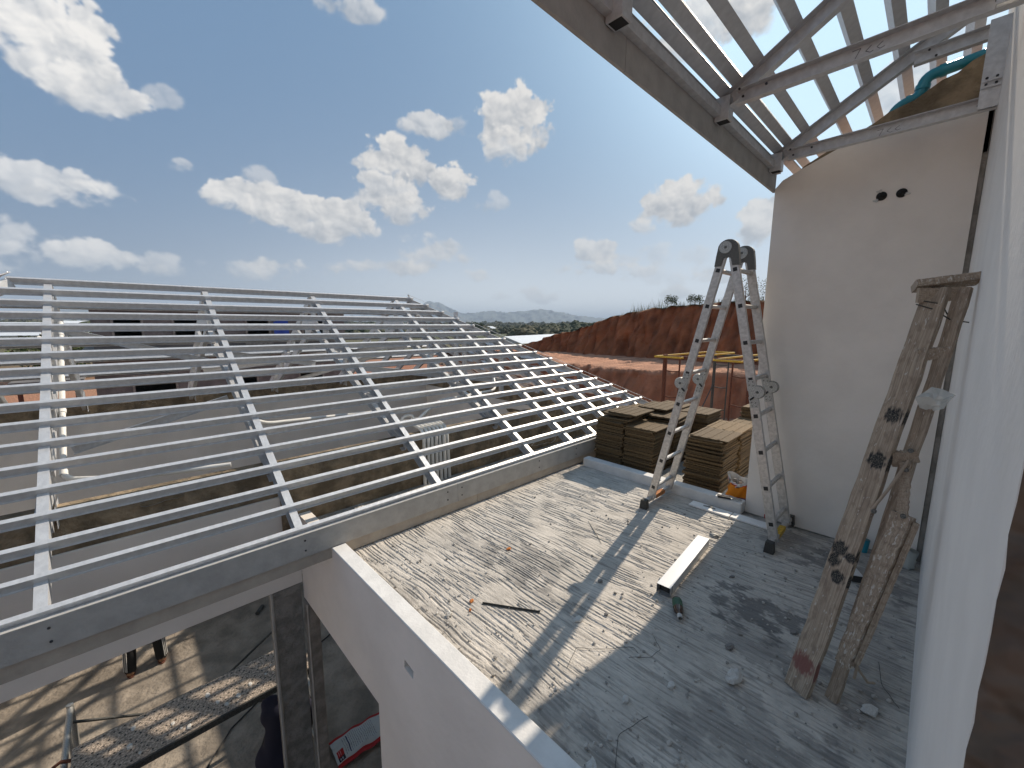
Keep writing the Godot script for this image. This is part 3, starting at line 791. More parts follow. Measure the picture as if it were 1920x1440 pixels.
func terrace_floor():
	var b := MB.new()
	var nx := 190; var nzz := 880
	var x0 := -2.575; var x1 := 0.09; var z0 := -3.505; var z1 := -0.955
	var hs := PackedFloat32Array(); hs.resize((nx + 1) * (nzz + 1))
	var cs := PackedColorArray(); cs.resize((nx + 1) * (nzz + 1))
	var f := FastNoiseLite.new(); f.noise_type = FastNoiseLite.TYPE_SIMPLEX_SMOOTH; f.frequency = 1.0; f.fractal_octaves = 2; f.seed = 3
	var g := FastNoiseLite.new(); g.noise_type = FastNoiseLite.TYPE_SIMPLEX; g.frequency = 1.0; g.fractal_octaves = 5; g.seed = 9
	var stains := [[-2.05, -1.62, 0.30, 0.16, 0.45], [-1.65, -1.75, 0.34, 0.2, 0.5], [-1.35, -1.62, 0.2, 0.1, 0.4], [-0.52, -2.32, 0.26, 0.2, 0.8], [-0.35, -2.05, 0.3, 0.22, 0.5], [-0.15, -3.25, 0.35, 0.4, 0.5], [-0.5, -3.3, 0.3, 0.3, 0.5], [-0.3, -1.5, 0.35, 0.25, 0.45], [-0.9, -1.1, 0.3, 0.12, 0.5], [-1.9, -1.05, 0.5, 0.06, 0.4], [-0.05, -2.5, 0.12, 0.9, 0.4]]
	for j in nzz + 1:
		var z := lerpf(z0, z1, float(j) / nzz)
		for i in nx + 1:
			var x := lerpf(x0, x1, float(i) / nx)
			var zz := z + f.get_noise_2d(x * 1.3, z * 1.2 + 50.0) * 0.022 + x * 0.03
			var groove := f.get_noise_2d(x * 2.4 + 7.0, zz * 52.0)
			var fade := smoothstep(-0.3, 0.2, g.get_noise_2d(x * 1.5, z * 1.9 + 20.0) + 0.34)   # places trowelled over
			var crumb := g.get_noise_2d(x * 28.0, z * 36.0)
			var h := -0.0050 * fade * smoothstep(0.04, 0.28, groove + crumb * 0.22) + crumb * 0.0009
			var dust := g.get_noise_2d(x * 5.0 + 30.0, z * 6.0)
			var c := Color(0.52, 0.482, 0.43) * (1.0 + 0.14 * g.get_noise_2d(x * 2.0, z * 2.2) + 0.16 * dust + 0.14 * crumb)
			var streak := f.get_noise_2d(x * 3.0 + 90.0, zz * 60.0 + 33.0)                         # dark dust along the rake lines, with groove shade put into the colour
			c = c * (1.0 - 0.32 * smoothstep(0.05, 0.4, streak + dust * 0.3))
			for s in stains:
				var r := pow((x - s[0]) / s[2], 2) + pow((z - s[1]) / s[3], 2)
				if r < 2.2:
					var k: float = smoothstep(0.0, 0.5, 0.85 - r + dust * 1.3 + crumb * 0.6) * s[4]
					c = c.lerp(Color(0.14, 0.135, 0.13), k)
			c.a = 1
			hs[j * (nx + 1) + i] = h
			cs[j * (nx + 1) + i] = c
	var v := PackedVector3Array(); var n := PackedVector3Array(); var idx := PackedInt32Array()
	var dx := (x1 - x0) / nx; var dz := (z1 - z0) / nzz
	for j in nzz + 1:
		for i in nx + 1:
			var q := j * (nx + 1) + i
			v.append(V(x0 + dx * i, hs[q], z0 + dz * j))
			var hx := (hs[q + (1 if i < nx else 0)] - hs[q - (1 if i > 0 else 0)]) / (2 * dx)
			var hz := (hs[q + (nx + 1 if j < nzz else 0)] - hs[q - (nx + 1 if j > 0 else 0)]) / (2 * dz)
			n.append(V(-hx, 1, -hz).normalized())
			if i < nx and j < nzz:
				idx.append_array([q, q + 1, q + nx + 2, q, q + nx + 2, q + nx + 1])
	var a := []; a.resize(Mesh.ARRAY_MAX)
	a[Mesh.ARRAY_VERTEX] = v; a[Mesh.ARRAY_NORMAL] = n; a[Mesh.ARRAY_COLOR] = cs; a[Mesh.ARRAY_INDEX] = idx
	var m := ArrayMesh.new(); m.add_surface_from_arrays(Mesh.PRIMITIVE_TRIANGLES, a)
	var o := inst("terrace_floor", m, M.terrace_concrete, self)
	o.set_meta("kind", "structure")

# ------------------------------------------------------------------ roof frames
const HAT := [Vector2(-0.024, -0.050), Vector2(-0.0112, -0.050), Vector2(-0.011, -0.002), Vector2(0.011, -0.002), Vector2(0.0112, -0.050), Vector2(0.024, -0.050), Vector2(0.024, -0.048), Vector2(0.0127, -0.048), Vector2(0.0125, -0.001), Vector2(0.0115, 0.0), Vector2(-0.0115, 0.0), Vector2(-0.0125, -0.001), Vector2(-0.0127, -0.048), Vector2(-0.024, -0.048)]
const CHAN := [Vector2(-0.0225, -0.04), Vector2(0.0225, -0.04), Vector2(0.0225, -0.037), Vector2(-0.0195, -0.037), Vector2(-0.0195, 0.037), Vector2(0.0225, 0.037), Vector2(0.0225, 0.04), Vector2(-0.0225, 0.04)]

func hat(p0: Vector3, p1: Vector3, nrm: Vector3) -> MB:
	var b := MB.new()
	b.extrude(PackedVector2Array(HAT), p0, p1, nrm)
	return b

func bar(p0: Vector3, p1: Vector3, up := Vector3.UP, k := 1.0) -> MB:
	var b := MB.new()
	var pr := PackedVector2Array()
	for q in CHAN: pr.append(q * k)
	b.extrude(pr, p0, p1, up)
	return b

func roof_y(x: float) -> float: return 0.26 + T31 * (-2.6 - x)

func screws(b: MB, at: Vector3, nrm: Vector3, r := 0.004):
	b.disc(at - nrm * 0.002, at + nrm * 0.004, r, 8)

func lower_roof():
	var ridge_x := -5.30; var zr0 := 0.56; var zr1 := -3.07     # ridge ends
	var base := V(-5.3, 0.5, -1.2)
	var o := thing("hip_roof_skeleton", base, "hipped roof frame of bare galvanised steel battens and trusses", "roof frame")
	var nf := V(T31, 1, 0).normalized(); var nr := V(-T31, 1, 0).normalized()
	var ne := V(0, 1, -T31).normalized(); var nn := V(0, 1, T31).normalized()
	for i in 18:
		var k := 0.157 * i
		var x := -5.272 + k
		var y := roof_y(x)
		var run := ridge_x - x
		for s in [0, 1]:                                     # front and rear slopes; the rear one has every second batten so far
			if s == 1 and i % 2 != 0: continue
			var xx := x if s == 0 else 2.0 * ridge_x - x
			var z0: float = zr0 + (x - ridge_x); var z1: float = zr1 - (x - ridge_x)
			var j := 0.0 if s == 1 else rng.randf_range(-0.03, 0.03)
			var p := part("batten", hat(V(xx, y, z0 + j), V(xx, y, z1 - 0.02 - absf(j)), nf if s == 0 else nr), M.galvanised, o)
			if s == 0 and i > 2:
				var zs := -2.2 - 0.06 * i + rng.randf_range(-0.2, 0.2)
				var sb := MB.new()
				var pr := PackedVector2Array()
				for q in HAT: pr.append(q * 1.07)
				sb.extrude(pr, V(xx, y + 0.001, zs), V(xx, y + 0.001, zs - 0.12), nf)
				part("splice", sb, M.galvanised, p)
		if i % 2 == 1:                                       # hipped ends, every second batten
			var d := x - ridge_x
			part("batten", hat(V(ridge_x - d + 0.02, y, zr1 - d), V(ridge_x + d - 0.02, y, zr1 - d), ne), M.galvanised, o)
			part("batten", hat(V(ridge_x - d + 0.02, y, zr0 + d), V(ridge_x + d - 0.02, y, zr0 + d), nn), M.galvanised, o)
	# trusses of paired chords
	for tz in [0.355, -0.715, -1.76, -2.86]:
		var top := MB.new()
		var drop := -0.084
		for s in [1.0, -1.0]:
			var nrm := nf if s > 0 else nr
			var a := V(ridge_x + s * 0.02, roof_y(ridge_x) + drop - 0.012, tz); var e := V(ridge_x + s * 2.69, roof_y(ridge_x + 2.69) + drop, tz)
			var pr := PackedVector2Array(CHAN)
			top.extrude(pr, a, e, nrm)
		var tr := part("truss", top, M.galvanised, o)
		for s in [1.0, -1.0]:
			var nrm := nf if s > 0 else nr
			part("lower_chord", bar(V(ridge_x - s * 0.05, 1.47, tz), V(ridge_x + s * 2.12, 0.42, tz), nrm, 0.9), M.galvanised, tr)
			for q in [0.30, 0.85, 1.35, 1.85]:
				var x: float = ridge_x + s * q
				var yt := roof_y(ridge_x + q) + drop - 0.03
				var yb: float = 1.47 - (q + 0.05) * 0.484 + 0.02
				part("web", bar(V(x, yb, tz - 0.02), V(x + s * 0.04, yt, tz - 0.02), Vector3.RIGHT, 0.62), M.galvanised, tr)
				part("web", bar(V(x + s * 0.06, yb, tz + 0.02), V(x + s * 0.30, yt - 0.17, tz + 0.02), Vector3.RIGHT, 0.62), M.galvanised, tr)
			# heel plate and bolts over the wall
			var hp := MB.new(); hp.span(V(ridge_x + s * 1.90, 0.40, tz - 0.034), V(ridge_x + s * 2.1, 0.52, tz - 0.037)); part("gusset", hp, M.galvanised, tr)
			var sb := MB.new()
			for q in 6: screws(sb, V(ridge_x + s * (1.92 + 0.03 * q), 0.43 + 0.025 * (q % 3), tz - 0.037), V(0, 0, -1), 0.007)
			part("bolt", sb, M.screw, tr)
			var st := MB.new()
			st.beam(V(ridge_x + s * 2.075, 0.22, tz + 0.05), V(ridge_x + s * 2.075, 0.475, tz + 0.05), 0.045, 0.045)
			part("strap", st, M.galvanised, tr)
		part("king_post", bar(V(ridge_x, 1.42, tz - 0.01), V(ridge_x, roof_y(ridge_x) - 0.1, tz - 0.01), Vector3.RIGHT, 0.8), M.galvanised, tr)
		var gp := MB.new(); gp.extrude(PackedVector2Array([Vector2(-0.34, 0), Vector2(0.34, 0), Vector2(0.20, 0.12), Vector2(-0.20, 0.12)]), V(ridge_x, 1.46, tz + 0.036), V(ridge_x, 1.46, tz + 0.039)); part("gusset", gp, M.galvanised, tr)
	# hip rafters, jack rafters
	for h in [[zr1, -1.0, 1.0], [zr1, -1.0, -1.0], [zr0, 1.0, 1.0], [zr0, 1.0, -1.0]]:
		var a := V(ridge_x, roof_y(ridge_x) - 0.06, h[0]); var e := V(ridge_x + h[2] * 2.68, roof_y(-2.62) - 0.06, h[0] + h[1] * 2.68)
		part("hip_rafter", bar(a, e, Vector3.UP, 0.9), M.galvanised, o)
		var cap := MB.new(); cap.beam(a + V(0, 0.085, 0), e + V(0, 0.085, 0), 0.022, 0.004); part("hip_strip", cap, M.galvanised, o)
	for h in [[zr1, -1.0], [zr0, 1.0]]:
		for d in [0.42, 0.86, 1.30, 1.74, 2.2]:
			for s in [1.0, -1.0]:
				if h[1] > 0 and d > 1.0: continue
				var x0: float = ridge_x + s * d; var z: float = h[0] + h[1] * d
				part("jack_rafter", bar(V(x0, roof_y(ridge_x + d) - 0.085, z), V(ridge_x + s * 2.69, roof_y(-2.61) - 0.085, z), nf if s > 0 else nr), M.galvanised, o)
				part("jack_rafter", bar(V(x0, roof_y(ridge_x + d) - 0.085, z), V(x0, roof_y(-2.61) - 0.085, h[0] + h[1] * 2.69), ne if h[1] < 0 else nn), M.galvanised, o)
		part("jack_rafter", bar(V(ridge_x, roof_y(ridge_x) - 0.085, h[0]), V(ridge_x, roof_y(-2.61) - 0.085, h[0] + h[1] * 2.69), ne if h[1] < 0 else nn), M.galvanised, o)
	# posts that carry the hip and the diagonal braces
	for p in [[-4.35, -4.0, 0.5], [-4.0, -4.4, 0.5], [-4.7, -3.6, 0.6], [-3.55, -4.75, 0.5], [-5.3, -3.9, 0.5], [-6.1, -3.9, 0.5]]:
		part("hip_post", bar(V(p[0], p[2], p[1]), V(p[0], roof_y(maxf(p[0], -10.6 - p[0])) - 0.45 + 0.25, p[1]), Vector3.RIGHT, 0.8), M.galvanised, o)
	for q in [[V(-4.3, 0.58, 0.30), V(-4.2, 0.86, -0.66)], [V(-5.35, 1.47, 0.44), V(-5.25, 1.09, -0.73)], [V(-5.2, 1.2, -0.73), V(-5.4, 1.0, -1.8)], [V(-6.3, 0.9, -0.75), V(-4.9, 1.15, -1.75)], [V(-6.0, 1.0, -1.75), V(-4.8, 1.25, -2.8)], [V(-4.9, 1.2, -1.8), V(-6.0, 1.05, -2.85)], [V(-7.0, 0.55, -1.8), V(-5.0, 1.2, -2.85)], [V(-4.5, 1.0, -2.0), V(-4.0, 0.7, -4.0)]]:
		part("brace", bar(q[0], q[1], Vector3.UP, 0.75), M.galvanised, o)
	# fascia boards along the front eave
	var fb := MB.new()
	for f in [["fascia_board", -2.576, -2.56, 0.082, 0.232, [3.3, -1.88, -3.43, -5.78]], ["lower_board", -2.592, -2.572, 0.004, 0.090, [3.3, 0.9, -2.09, -4.3, -5.75]]]:
		for k in f[5].size() - 1:
			fb = MB.new(); fb.span(V(f[1], f[3], f[5][k] - 0.0012), V(f[2], f[4], f[5][k + 1] + 0.0012), 0.0015)
			var bo := part("fascia_board", fb, M[f[0]], o)
			if f[0] == "fascia_board":
				var sb := MB.new()
				for z in [0.33, -0.72, -1.78, -1.92, -2.86, -3.45, -4.4]:
					if z < f[5][k] and z > f[5][k + 1]:
						for y in [0.125, 0.19]: screws(sb, V(f[2], y, z), V(1, 0, 0), 0.006)
				if sb.v.size() > 0: part("screw", sb, M.screw, bo)
	fb = MB.new(); fb.span(V(-2.612, 0.18, 3.3), V(-2.578, 0.225, -5.76)); part("eave_channel", fb, M.galvanised, o)
	fb = MB.new(); fb.span(V(-8.06, 0.03, 3.3), V(-8.04, 0.232, -5.76), 0.0015); part("fascia_board", fb, M.fascia_board, o)
	fb = MB.new(); fb.span(V(-8.03, 0.03, -5.80), V(-2.58, 0.232, -5.78), 0.0015); part("fascia_board", fb, M.fascia_board, o)

func upper_roof():
	var o := thing("lean_to_skeleton", V(-0.4, 2.6, -2.0), "lean-to roof frame of bare steel over the terrace", "roof frame")
	var nf := V(-T31, 1, 0).normalized()
	var y0 := func(x): return 2.665 + T31 * (x + 0.9)
	for x in [-0.925, -0.868, -0.775, -0.625, -0.475, -0.325, -0.185, -0.04]:
		var b := MB.new()
		var pr := PackedVector2Array()
		for q in [Vector2(-0.026, -0.038), Vector2(0.026, -0.038), Vector2(0.026, -0.024), Vector2(0.0235, -0.024), Vector2(0.0235, -0.0355), Vector2(-0.0235, -0.0355), Vector2(-0.0235, 0.0355), Vector2(0.0235, 0.0355), Vector2(0.0235, 0.024), Vector2(0.026, 0.024), Vector2(0.026, 0.038), Vector2(-0.026, 0.038)]: pr.append(q)
		b.extrude(pr, V(x, y0.call(x) + 0.088, 1.6), V(x, y0.call(x) + 0.088, -4.5 + rng.randf_range(-0.03, 0.03)), nf)
		part("batten", b, M.galvanised, o)
	for tz in [0.66, -0.37, -1.40, -2.43, -3.45]:
		var tr := part("truss", bar(V(-0.90, y0.call(-0.90), tz), V(0.088, y0.call(0.088), tz), nf, 0.95), M.galvanised, o)
		part("bottom_chord", bar(V(-0.84, 2.655, tz + 0.034), V(0.088, 2.672, tz + 0.034), Vector3.UP, 0.86), M.galvanised, tr)
		part("post", bar(V(0.055, 2.63, tz + 0.075), V(0.055, 3.05, tz + 0.075), Vector3.RIGHT, 0.95), M.galvanised, tr)
		part("strut", bar(V(-0.26, 3.005, tz + 0.036), V(0.088, 3.02, tz + 0.036), Vector3.UP, 0.86), M.galvanised, tr)
		var hb := MB.new(); hb.span(V(-0.945, 2.575, tz - 0.035), V(-0.875, 2.69, tz + 0.03), 0.002); part("heel_bracket", hb, M.galvanised, tr)
		var hc := MB.new(); hc.span(V(-0.937, 2.5745, tz - 0.028), V(-0.883, 2.5765, tz + 0.023)); part("end_shade_plate", hc, M.hole_shade, tr)  # dark plate painted as the shade of the open box end
		var sb := MB.new()
		for p in [[-0.82, 2.68], [-0.80, 2.64], [-0.70, 2.66], [-0.20, 3.02], [-0.17, 2.98], [0.02, 2.66], [0.07, 2.68], [0.03, 3.02]]:
			screws(sb, V(p[0], p[1], tz + 0.034 + 0.028), V(0, 0, 1), 0.006)
		for k in 4:
			screws(sb, V(0.035 + 0.035 * (k % 2), 2.74 + 0.03 * (k / 2), tz + 0.107), V(0, 0, 1), 0.006)
		part("screw", sb, M.screw, tr)
		var cl := MB.new()
		cl.span(V(0.02, 2.725, tz + 0.104), V(0.088, 2.735, tz + 0.107)); cl.span(V(0.02, 2.755, tz + 0.104), V(0.088, 2.765, tz + 0.107))
		part("splice_plate", cl, M.galvanised, tr)
		if tz < -2:
			scribble(tr, V(-0.38, 2.64, tz + 0.066))
	for s in [[1.7, -1.52], [-1.5224, -3.63]]:
		var b := MB.new(); b.span(V(-0.965, 2.483, s[0]), V(-0.949, 2.70, s[1]), 0.0015); part("fascia_board", b, M.fascia_board, o)
	var b := MB.new(); b.span(V(-0.948, 2.60, 1.7), V(-0.915, 2.645, -3.6)); part("eave_channel", b, M.galvanised, o)

func scribble(parent: Node, at: Vector3):                    # faint pencilled length on the chord, as in the photograph
	var b := MB.new()
	for st in [[[0, 0.02], [0.028, 0.022], [0.012, -0.012]], [[0.062, 0.02], [0.045, 0.004], [0.06, -0.006], [0.07, -0.002]], [[0.098, 0.02], [0.08, 0.006], [0.09, -0.004], [0.105, 0.0]]]:
		for k in st.size() - 1:
			b.beam(at + V(st[k][0], st[k][1], 0), at + V(st[k + 1][0], st[k + 1][1], 0), 0.0016, 0.0016)
	part("pencil_mark", b, M.screw, parent)

func pipes():
	# white conduits over the lower roof space
	var bend := func(pts: Array, r := 0.09) -> Array:        # rounds the corners of a polyline
		var out := [pts[0]]
		for i in range(1, pts.size() - 1):
			var a: Vector3 = pts[i] + (pts[i - 1] - pts[i]).normalized() * r
			var c: Vector3 = pts[i] + (pts[i + 1] - pts[i]).normalized() * r
			for k in 6:
				var t := k / 5.0
				out.append(a.lerp(pts[i], t).lerp(pts[i].lerp(c, t), t))
		out.append(pts[-1])
		return out
	var b := MB.new()
	b.tube(bend.call([V(-5.25, 1.50, 0.315), V(-3.72, 0.53, 0.315), V(-3.45, 0.54, 0.0), V(-3.33, 0.53, -0.5)], 0.08), 0.017, 10)
	var p1 := one("conduit", b, M.pvc_white, "white plastic conduit running down beside a truss then along the eave wall", "conduit")
	b = MB.new()
	for t in [0.1, 0.28, 0.46, 0.64, 0.82, 0.97]:
		var q := V(-5.25, 1.50, 0.315).lerp(V(-3.72, 0.53, 0.315), t)
		var d := (V(-3.72, 0.53, 0.315) - V(-5.25, 1.50, 0.315)).normalized() * 0.02
		b.tube([q - d, q + d], 0.021, 10)
	part("coupling", b, M.pvc_white, p1)
	b = MB.new()
	b.tube(bend.call([V(-4.05, 0.86, -0.70), V(-3.9, 0.66, -0.80), V(-4.0, 0.60, -1.7), V(-3.9, 0.58, -2.5)], 0.12), 0.017, 10)
	one("conduit", b, M.pvc_white, "long white conduit crossing the roof space between two trusses", "conduit")
	b = MB.new()
	b.tube(bend.call([V(-3.7, 0.5, -2.2), V(-3.75, 0.66, -2.5), V(-3.8, 0.68, -3.4), V(-3.95, 0.80, -3.5)], 0.1), 0.017, 10)
	one("conduit", b, M.pvc_white, "white conduit arching above the bundle of bent conduits", "conduit")
	for q in [[-4.5, 0.62, -3.3, -4.9], [-4.8, 0.60, -3.4, -4.9], [-5.1, 0.66, -3.0, -4.6]]:
		b = MB.new()
		b.tube([V(q[0], q[1], q[2]), V(q[0] + 0.1, q[1] - 0.02, q[3])], 0.016, 8)
		one("conduit", b, M.pvc_white, {-4.5: "level white conduit under the hipped end, closest to the eave wall", -4.8: "middle level white conduit under the hipped end", -5.1: "level white conduit under the hipped end, below the ridge"}[q[0]], "conduit", "level conduits under the hipped end")
	for k in 7:
		b = MB.new()
		var z := -1.98 - 0.043 * k
		b.tube(bend.call([V(-3.75, 0.50 + 0.01 * sin(k * 2.0), z - 0.02), V(-3.50, 0.555, z), V(-3.215 + 0.006 * sin(k * 3.0), 0.53, z), V(-3.215, 0.0, z - 0.004 * k)], 0.10), 0.016, 10)
		one("bent_conduit", b, M.pvc_white, "%s bent white conduit of the bundle, counted from the parapet side" % ordinal(k + 1), "conduit", "bundle of bent white conduits")
	b = MB.new()
	b.tube(bend.call([V(-3.42, 0.55, -1.86), V(-3.42, 0.64, -1.88), V(-3.42, 0.64, -1.99), V(-3.42, 0.55, -2.0)], 0.04), 0.014, 8)
	one("conduit_loop", b, M.pvc_white, "short white conduit loop on top of the cement wall", "conduit")
	# blue water pipe on the gable
	b = MB.new()
	b.tube(bend.call([V(-0.385, 2.76, -3.70), V(-0.325, 2.885, -3.70), V(-0.232, 2.90, -3.70), V(-0.218, 3.01, -3.70), V(0.085, 3.04, -3.70)], 0.045), 0.031, 16)
	var bp := one("water_pipe", b, M.pvc_blue, "blue plastic water pipe bending over the raw gable top", "pipe")
	b = MB.new()
	b.tube([V(-0.29, 2.891, -3.70), V(-0.265, 2.895, -3.70)], 0.036, 16)
	b.tube([V(-0.227, 2.94, -3.70), V(-0.224, 2.965, -3.70)], 0.036, 16)
	b.tube([V(-0.16, 3.016, -3.70), V(-0.13, 3.019, -3.70)], 0.036, 16)
	part("fitting", b, M.pvc_blue, bp)

# ------------------------------------------------------------------ things on the terrace
func multi_ladder():
	var o := thing("folding_ladder", V(-1.07, 0, -3.3), "folding aluminium ladder standing as an A on the terrace", "ladder")
	var F := -3.13; var B := -3.47
	var apex := V(-1.07, 2.02, 0)
	var feet := [V(-1.535, 0.05, 0), V(-0.625, 0.04, 0)]
	for leg in 2:
		var dirn: Vector3 = (feet[leg] - apex).normalized()
		var start: Vector3 = apex + V(-0.035 if leg == 0 else 0.035, -0.03, 0)
		var foot: Vector3 = feet[leg]
		var mid: Vector3 = start.lerp(foot, 0.485)
		var along := (foot - start).normalized()
		for z in [F, B]:
			var zz := V(0, 0, z)
			for seg in [[start, mid - along * 0.02], [mid + along * 0.02, foot]]:
				var b := MB.new(); b.beam(seg[0] + zz, seg[1] + zz, 0.026, 0.058, V(along.y, -along.x, 0), 0.003)
				part("stile", b, M.aluminium, o)
			# middle hinge: round plate on the outer side of the leg, riveted straps
			var side := -1.0 if leg == 0 else 1.0
			var out := V(side * 0.028, 0.015, 0)
			var h := MB.new()
			h.disc(mid + out + V(0, 0, z - 0.017), mid + out + V(0, 0, z + 0.017), 0.046, 28)
			var hp := part("hinge", h, M.hinge_steel, o)
			var st := MB.new()
			st.beam(mid - along * 0.10 + V(0, 0, z), mid + along * 0.10 + V(0, 0, z), 0.031, 0.05, V(along.y, -along.x, 0), 0.004)
			part("strap", st, M.hinge_steel, hp)
			var rv := MB.new()
			for q in [-0.085, -0.06, 0.06, 0.085]:
				for e in [-0.012, 0.012]:
					rv.disc(mid + along * q + V(e, 0, z + 0.015), mid + along * q + V(e, 0, z + 0.018), 0.004, 8)
			rv.disc(mid + out + V(0, 0, z + 0.017), mid + out + V(0, 0, z + 0.022), 0.009, 12)
			part("rivet", rv, M.hinge_dark, hp)
			var lv := MB.new(); lv.beam(mid + V(-side * 0.012, -0.045, z + 0.019), mid + V(side * 0.012, -0.02, z + 0.021), 0.012, 0.006, Vector3.BACK, 0.002)
			part("catch", lv, M.black_plastic, hp)
		for k in 8:
			var t: float = [0.05, 0.178, 0.307, 0.435, 0.563, 0.69, 0.815, 0.94][k]
			var p := start.lerp(foot, t)
			var r := MB.new()
			r.beam(p + V(0, 0, F - 0.01), p + V(0, 0, B + 0.01), 0.028, 0.028, Vector3.UP, 0.007)
			var rg := part("rung", r, M.aluminium, o)
			for z in [F + 0.0135, B - 0.0135]:
				var c := MB.new(); c.box(Transform3D(Basis(Vector3(0, 0, 1), atan2(along.x, -along.y)), p + V(0, 0, z)), V(0.027, 0.027, 0.003), 0.001)
				part("rung_end", c, M.black_plastic, rg)
		# stabiliser bar and rubber boots
		var bb := MB.new(); bb.beam(V(foot.x, 0.055, -3.03), V(foot.x, 0.055, -3.575), 0.034, 0.03, Vector3.UP, 0.004)
		var bar_ := part("stabiliser", bb, M.aluminium, o)
		for z in [-3.025, -3.58]:
			var rb := MB.new()
			var s := 1.0 if z > -3.3 else -1.0
			rb.extrude(PackedVector2Array([Vector2(-0.030, -0.042), Vector2(0.030, -0.042), Vector2(0.024, 0.032), Vector2(-0.022, 0.034)]), V(foot.x, 0.043, z + s * 0.022), V(foot.x, 0.043, z - s * 0.026))
			part("rubber_foot", rb, M.rubber, bar_)
		var tape := MB.new(); tape.span(V(foot.x - 0.0185, 0.0385, -3.20), V(foot.x + 0.0185, 0.0715, -3.36)); part("label_strip", tape, M.yellow_paint if leg == 1 else M.brick_orange, bar_)
	# top hinges: an arch over each pair of stiles
	for z in [F, B]:
		var h := MB.new()
		var arch := []
		for k in 13:
			var a := PI * k / 12.0
			arch.append(Vector2(cos(a) * 0.066, 0.02 + sin(a) * 0.058))
		var prof := PackedVector2Array([Vector2(0.082, -0.10), Vector2(0.074, -0.03)])
		for q in arch: prof.append(q)
		prof.append_array([Vector2(-0.074, -0.03), Vector2(-0.082, -0.10), Vector2(-0.036, -0.10), Vector2(-0.024, -0.05), Vector2(0.0, -0.038), Vector2(0.024, -0.05), Vector2(0.036, -0.10)])
		h.extrude(prof, V(-1.07, 2.02, z + 0.018), V(-1.07, 2.02, z - 0.018))
		var hp := part("top_hinge", h, M.hinge_dark, o)
		var d := MB.new()
		d.disc(V(-1.085, 2.045, z + 0.018), V(-1.085, 2.045, z + 0.023), 0.042, 24)
		d.disc(V(-1.05, 2.03, z - 0.023), V(-1.05, 2.03, z - 0.018), 0.042, 24)
		part("hinge_plate", d, M.hinge_steel, hp)
		d = MB.new(); d.disc(V(-1.085, 2.045, z + 0.023), V(-1.085, 2.045, z + 0.028), 0.009, 12)
		part("rivet", d, M.hinge_dark, hp)

func wood_texture(seed_: int, spots: Array, paint: float) -> StandardMaterial3D:
	# old board: grain, peeling pale paint, sprayed black spots [u, v, radius] in the board's own coordinates
	var w := 96; var h := 768
	var im := Image.create(w, h, false, Image.FORMAT_RGB8)
	var f := FastNoiseLite.new(); f.seed = seed_; f.frequency = 1.0; f.fractal_octaves = 4
	for j in h:
		for i in w:
			var u := float(i) / w; var v := float(j) / h
			var grain := f.get_noise_2d(u * 16.0 + f.get_noise_2d(u * 2.0, v * 4.0) * 1.2, v * 3.5)
			var blot := f.get_noise_2d(u * 2.5 + 20.0, v * 22.0)
			var c := Color(0.27, 0.215, 0.165).lerp(Color(0.45, 0.375, 0.29), clampf(grain + 0.5, 0, 1))
			c = c.lerp(Color(0.18, 0.135, 0.10), clampf(blot * 1.2, 0, 0.5))
			var dirt := f.get_noise_2d(u * 6.0 + 50.0, v * 40.0 + 9.0)
			if f.get_noise_2d(u * 3.0 + 70.0, v * 14.0 + 3.0) > paint: c = c.lerp(Color(0.56, 0.53, 0.48), 0.85)
			if dirt > 0.52: c = c.lerp(Color(0.6, 0.58, 0.54), 0.7)
			for s in spots:
				var r: float = Vector2((u - s[0]) * 0.095, (v - s[1]) * 1.72).length() / s[2]
				var k := clampf((1.15 - r) * 2.2 + dirt * 1.1, 0, 1)
				if r < 1.6:
					c = c.lerp(s[3] if s.size() > 3 else Color(0.02, 0.021, 0.023), k)
					if s.size() < 4 and r < 0.75 and f.get_noise_2d(u * 60.0, v * 500.0) > 0.25: c = Color(0.34, 0.30, 0.22)
			im.set_pixel(i, j, c.linear_to_srgb())
	var m := StandardMaterial3D.new()
	m.albedo_texture = ImageTexture.create_from_image(im)
	m.roughness = 0.85
	m.normal_enabled = true; m.normal_texture = bump_tex(0.03, seed_, 10.0, 256); m.normal_scale = 0.25
	return m

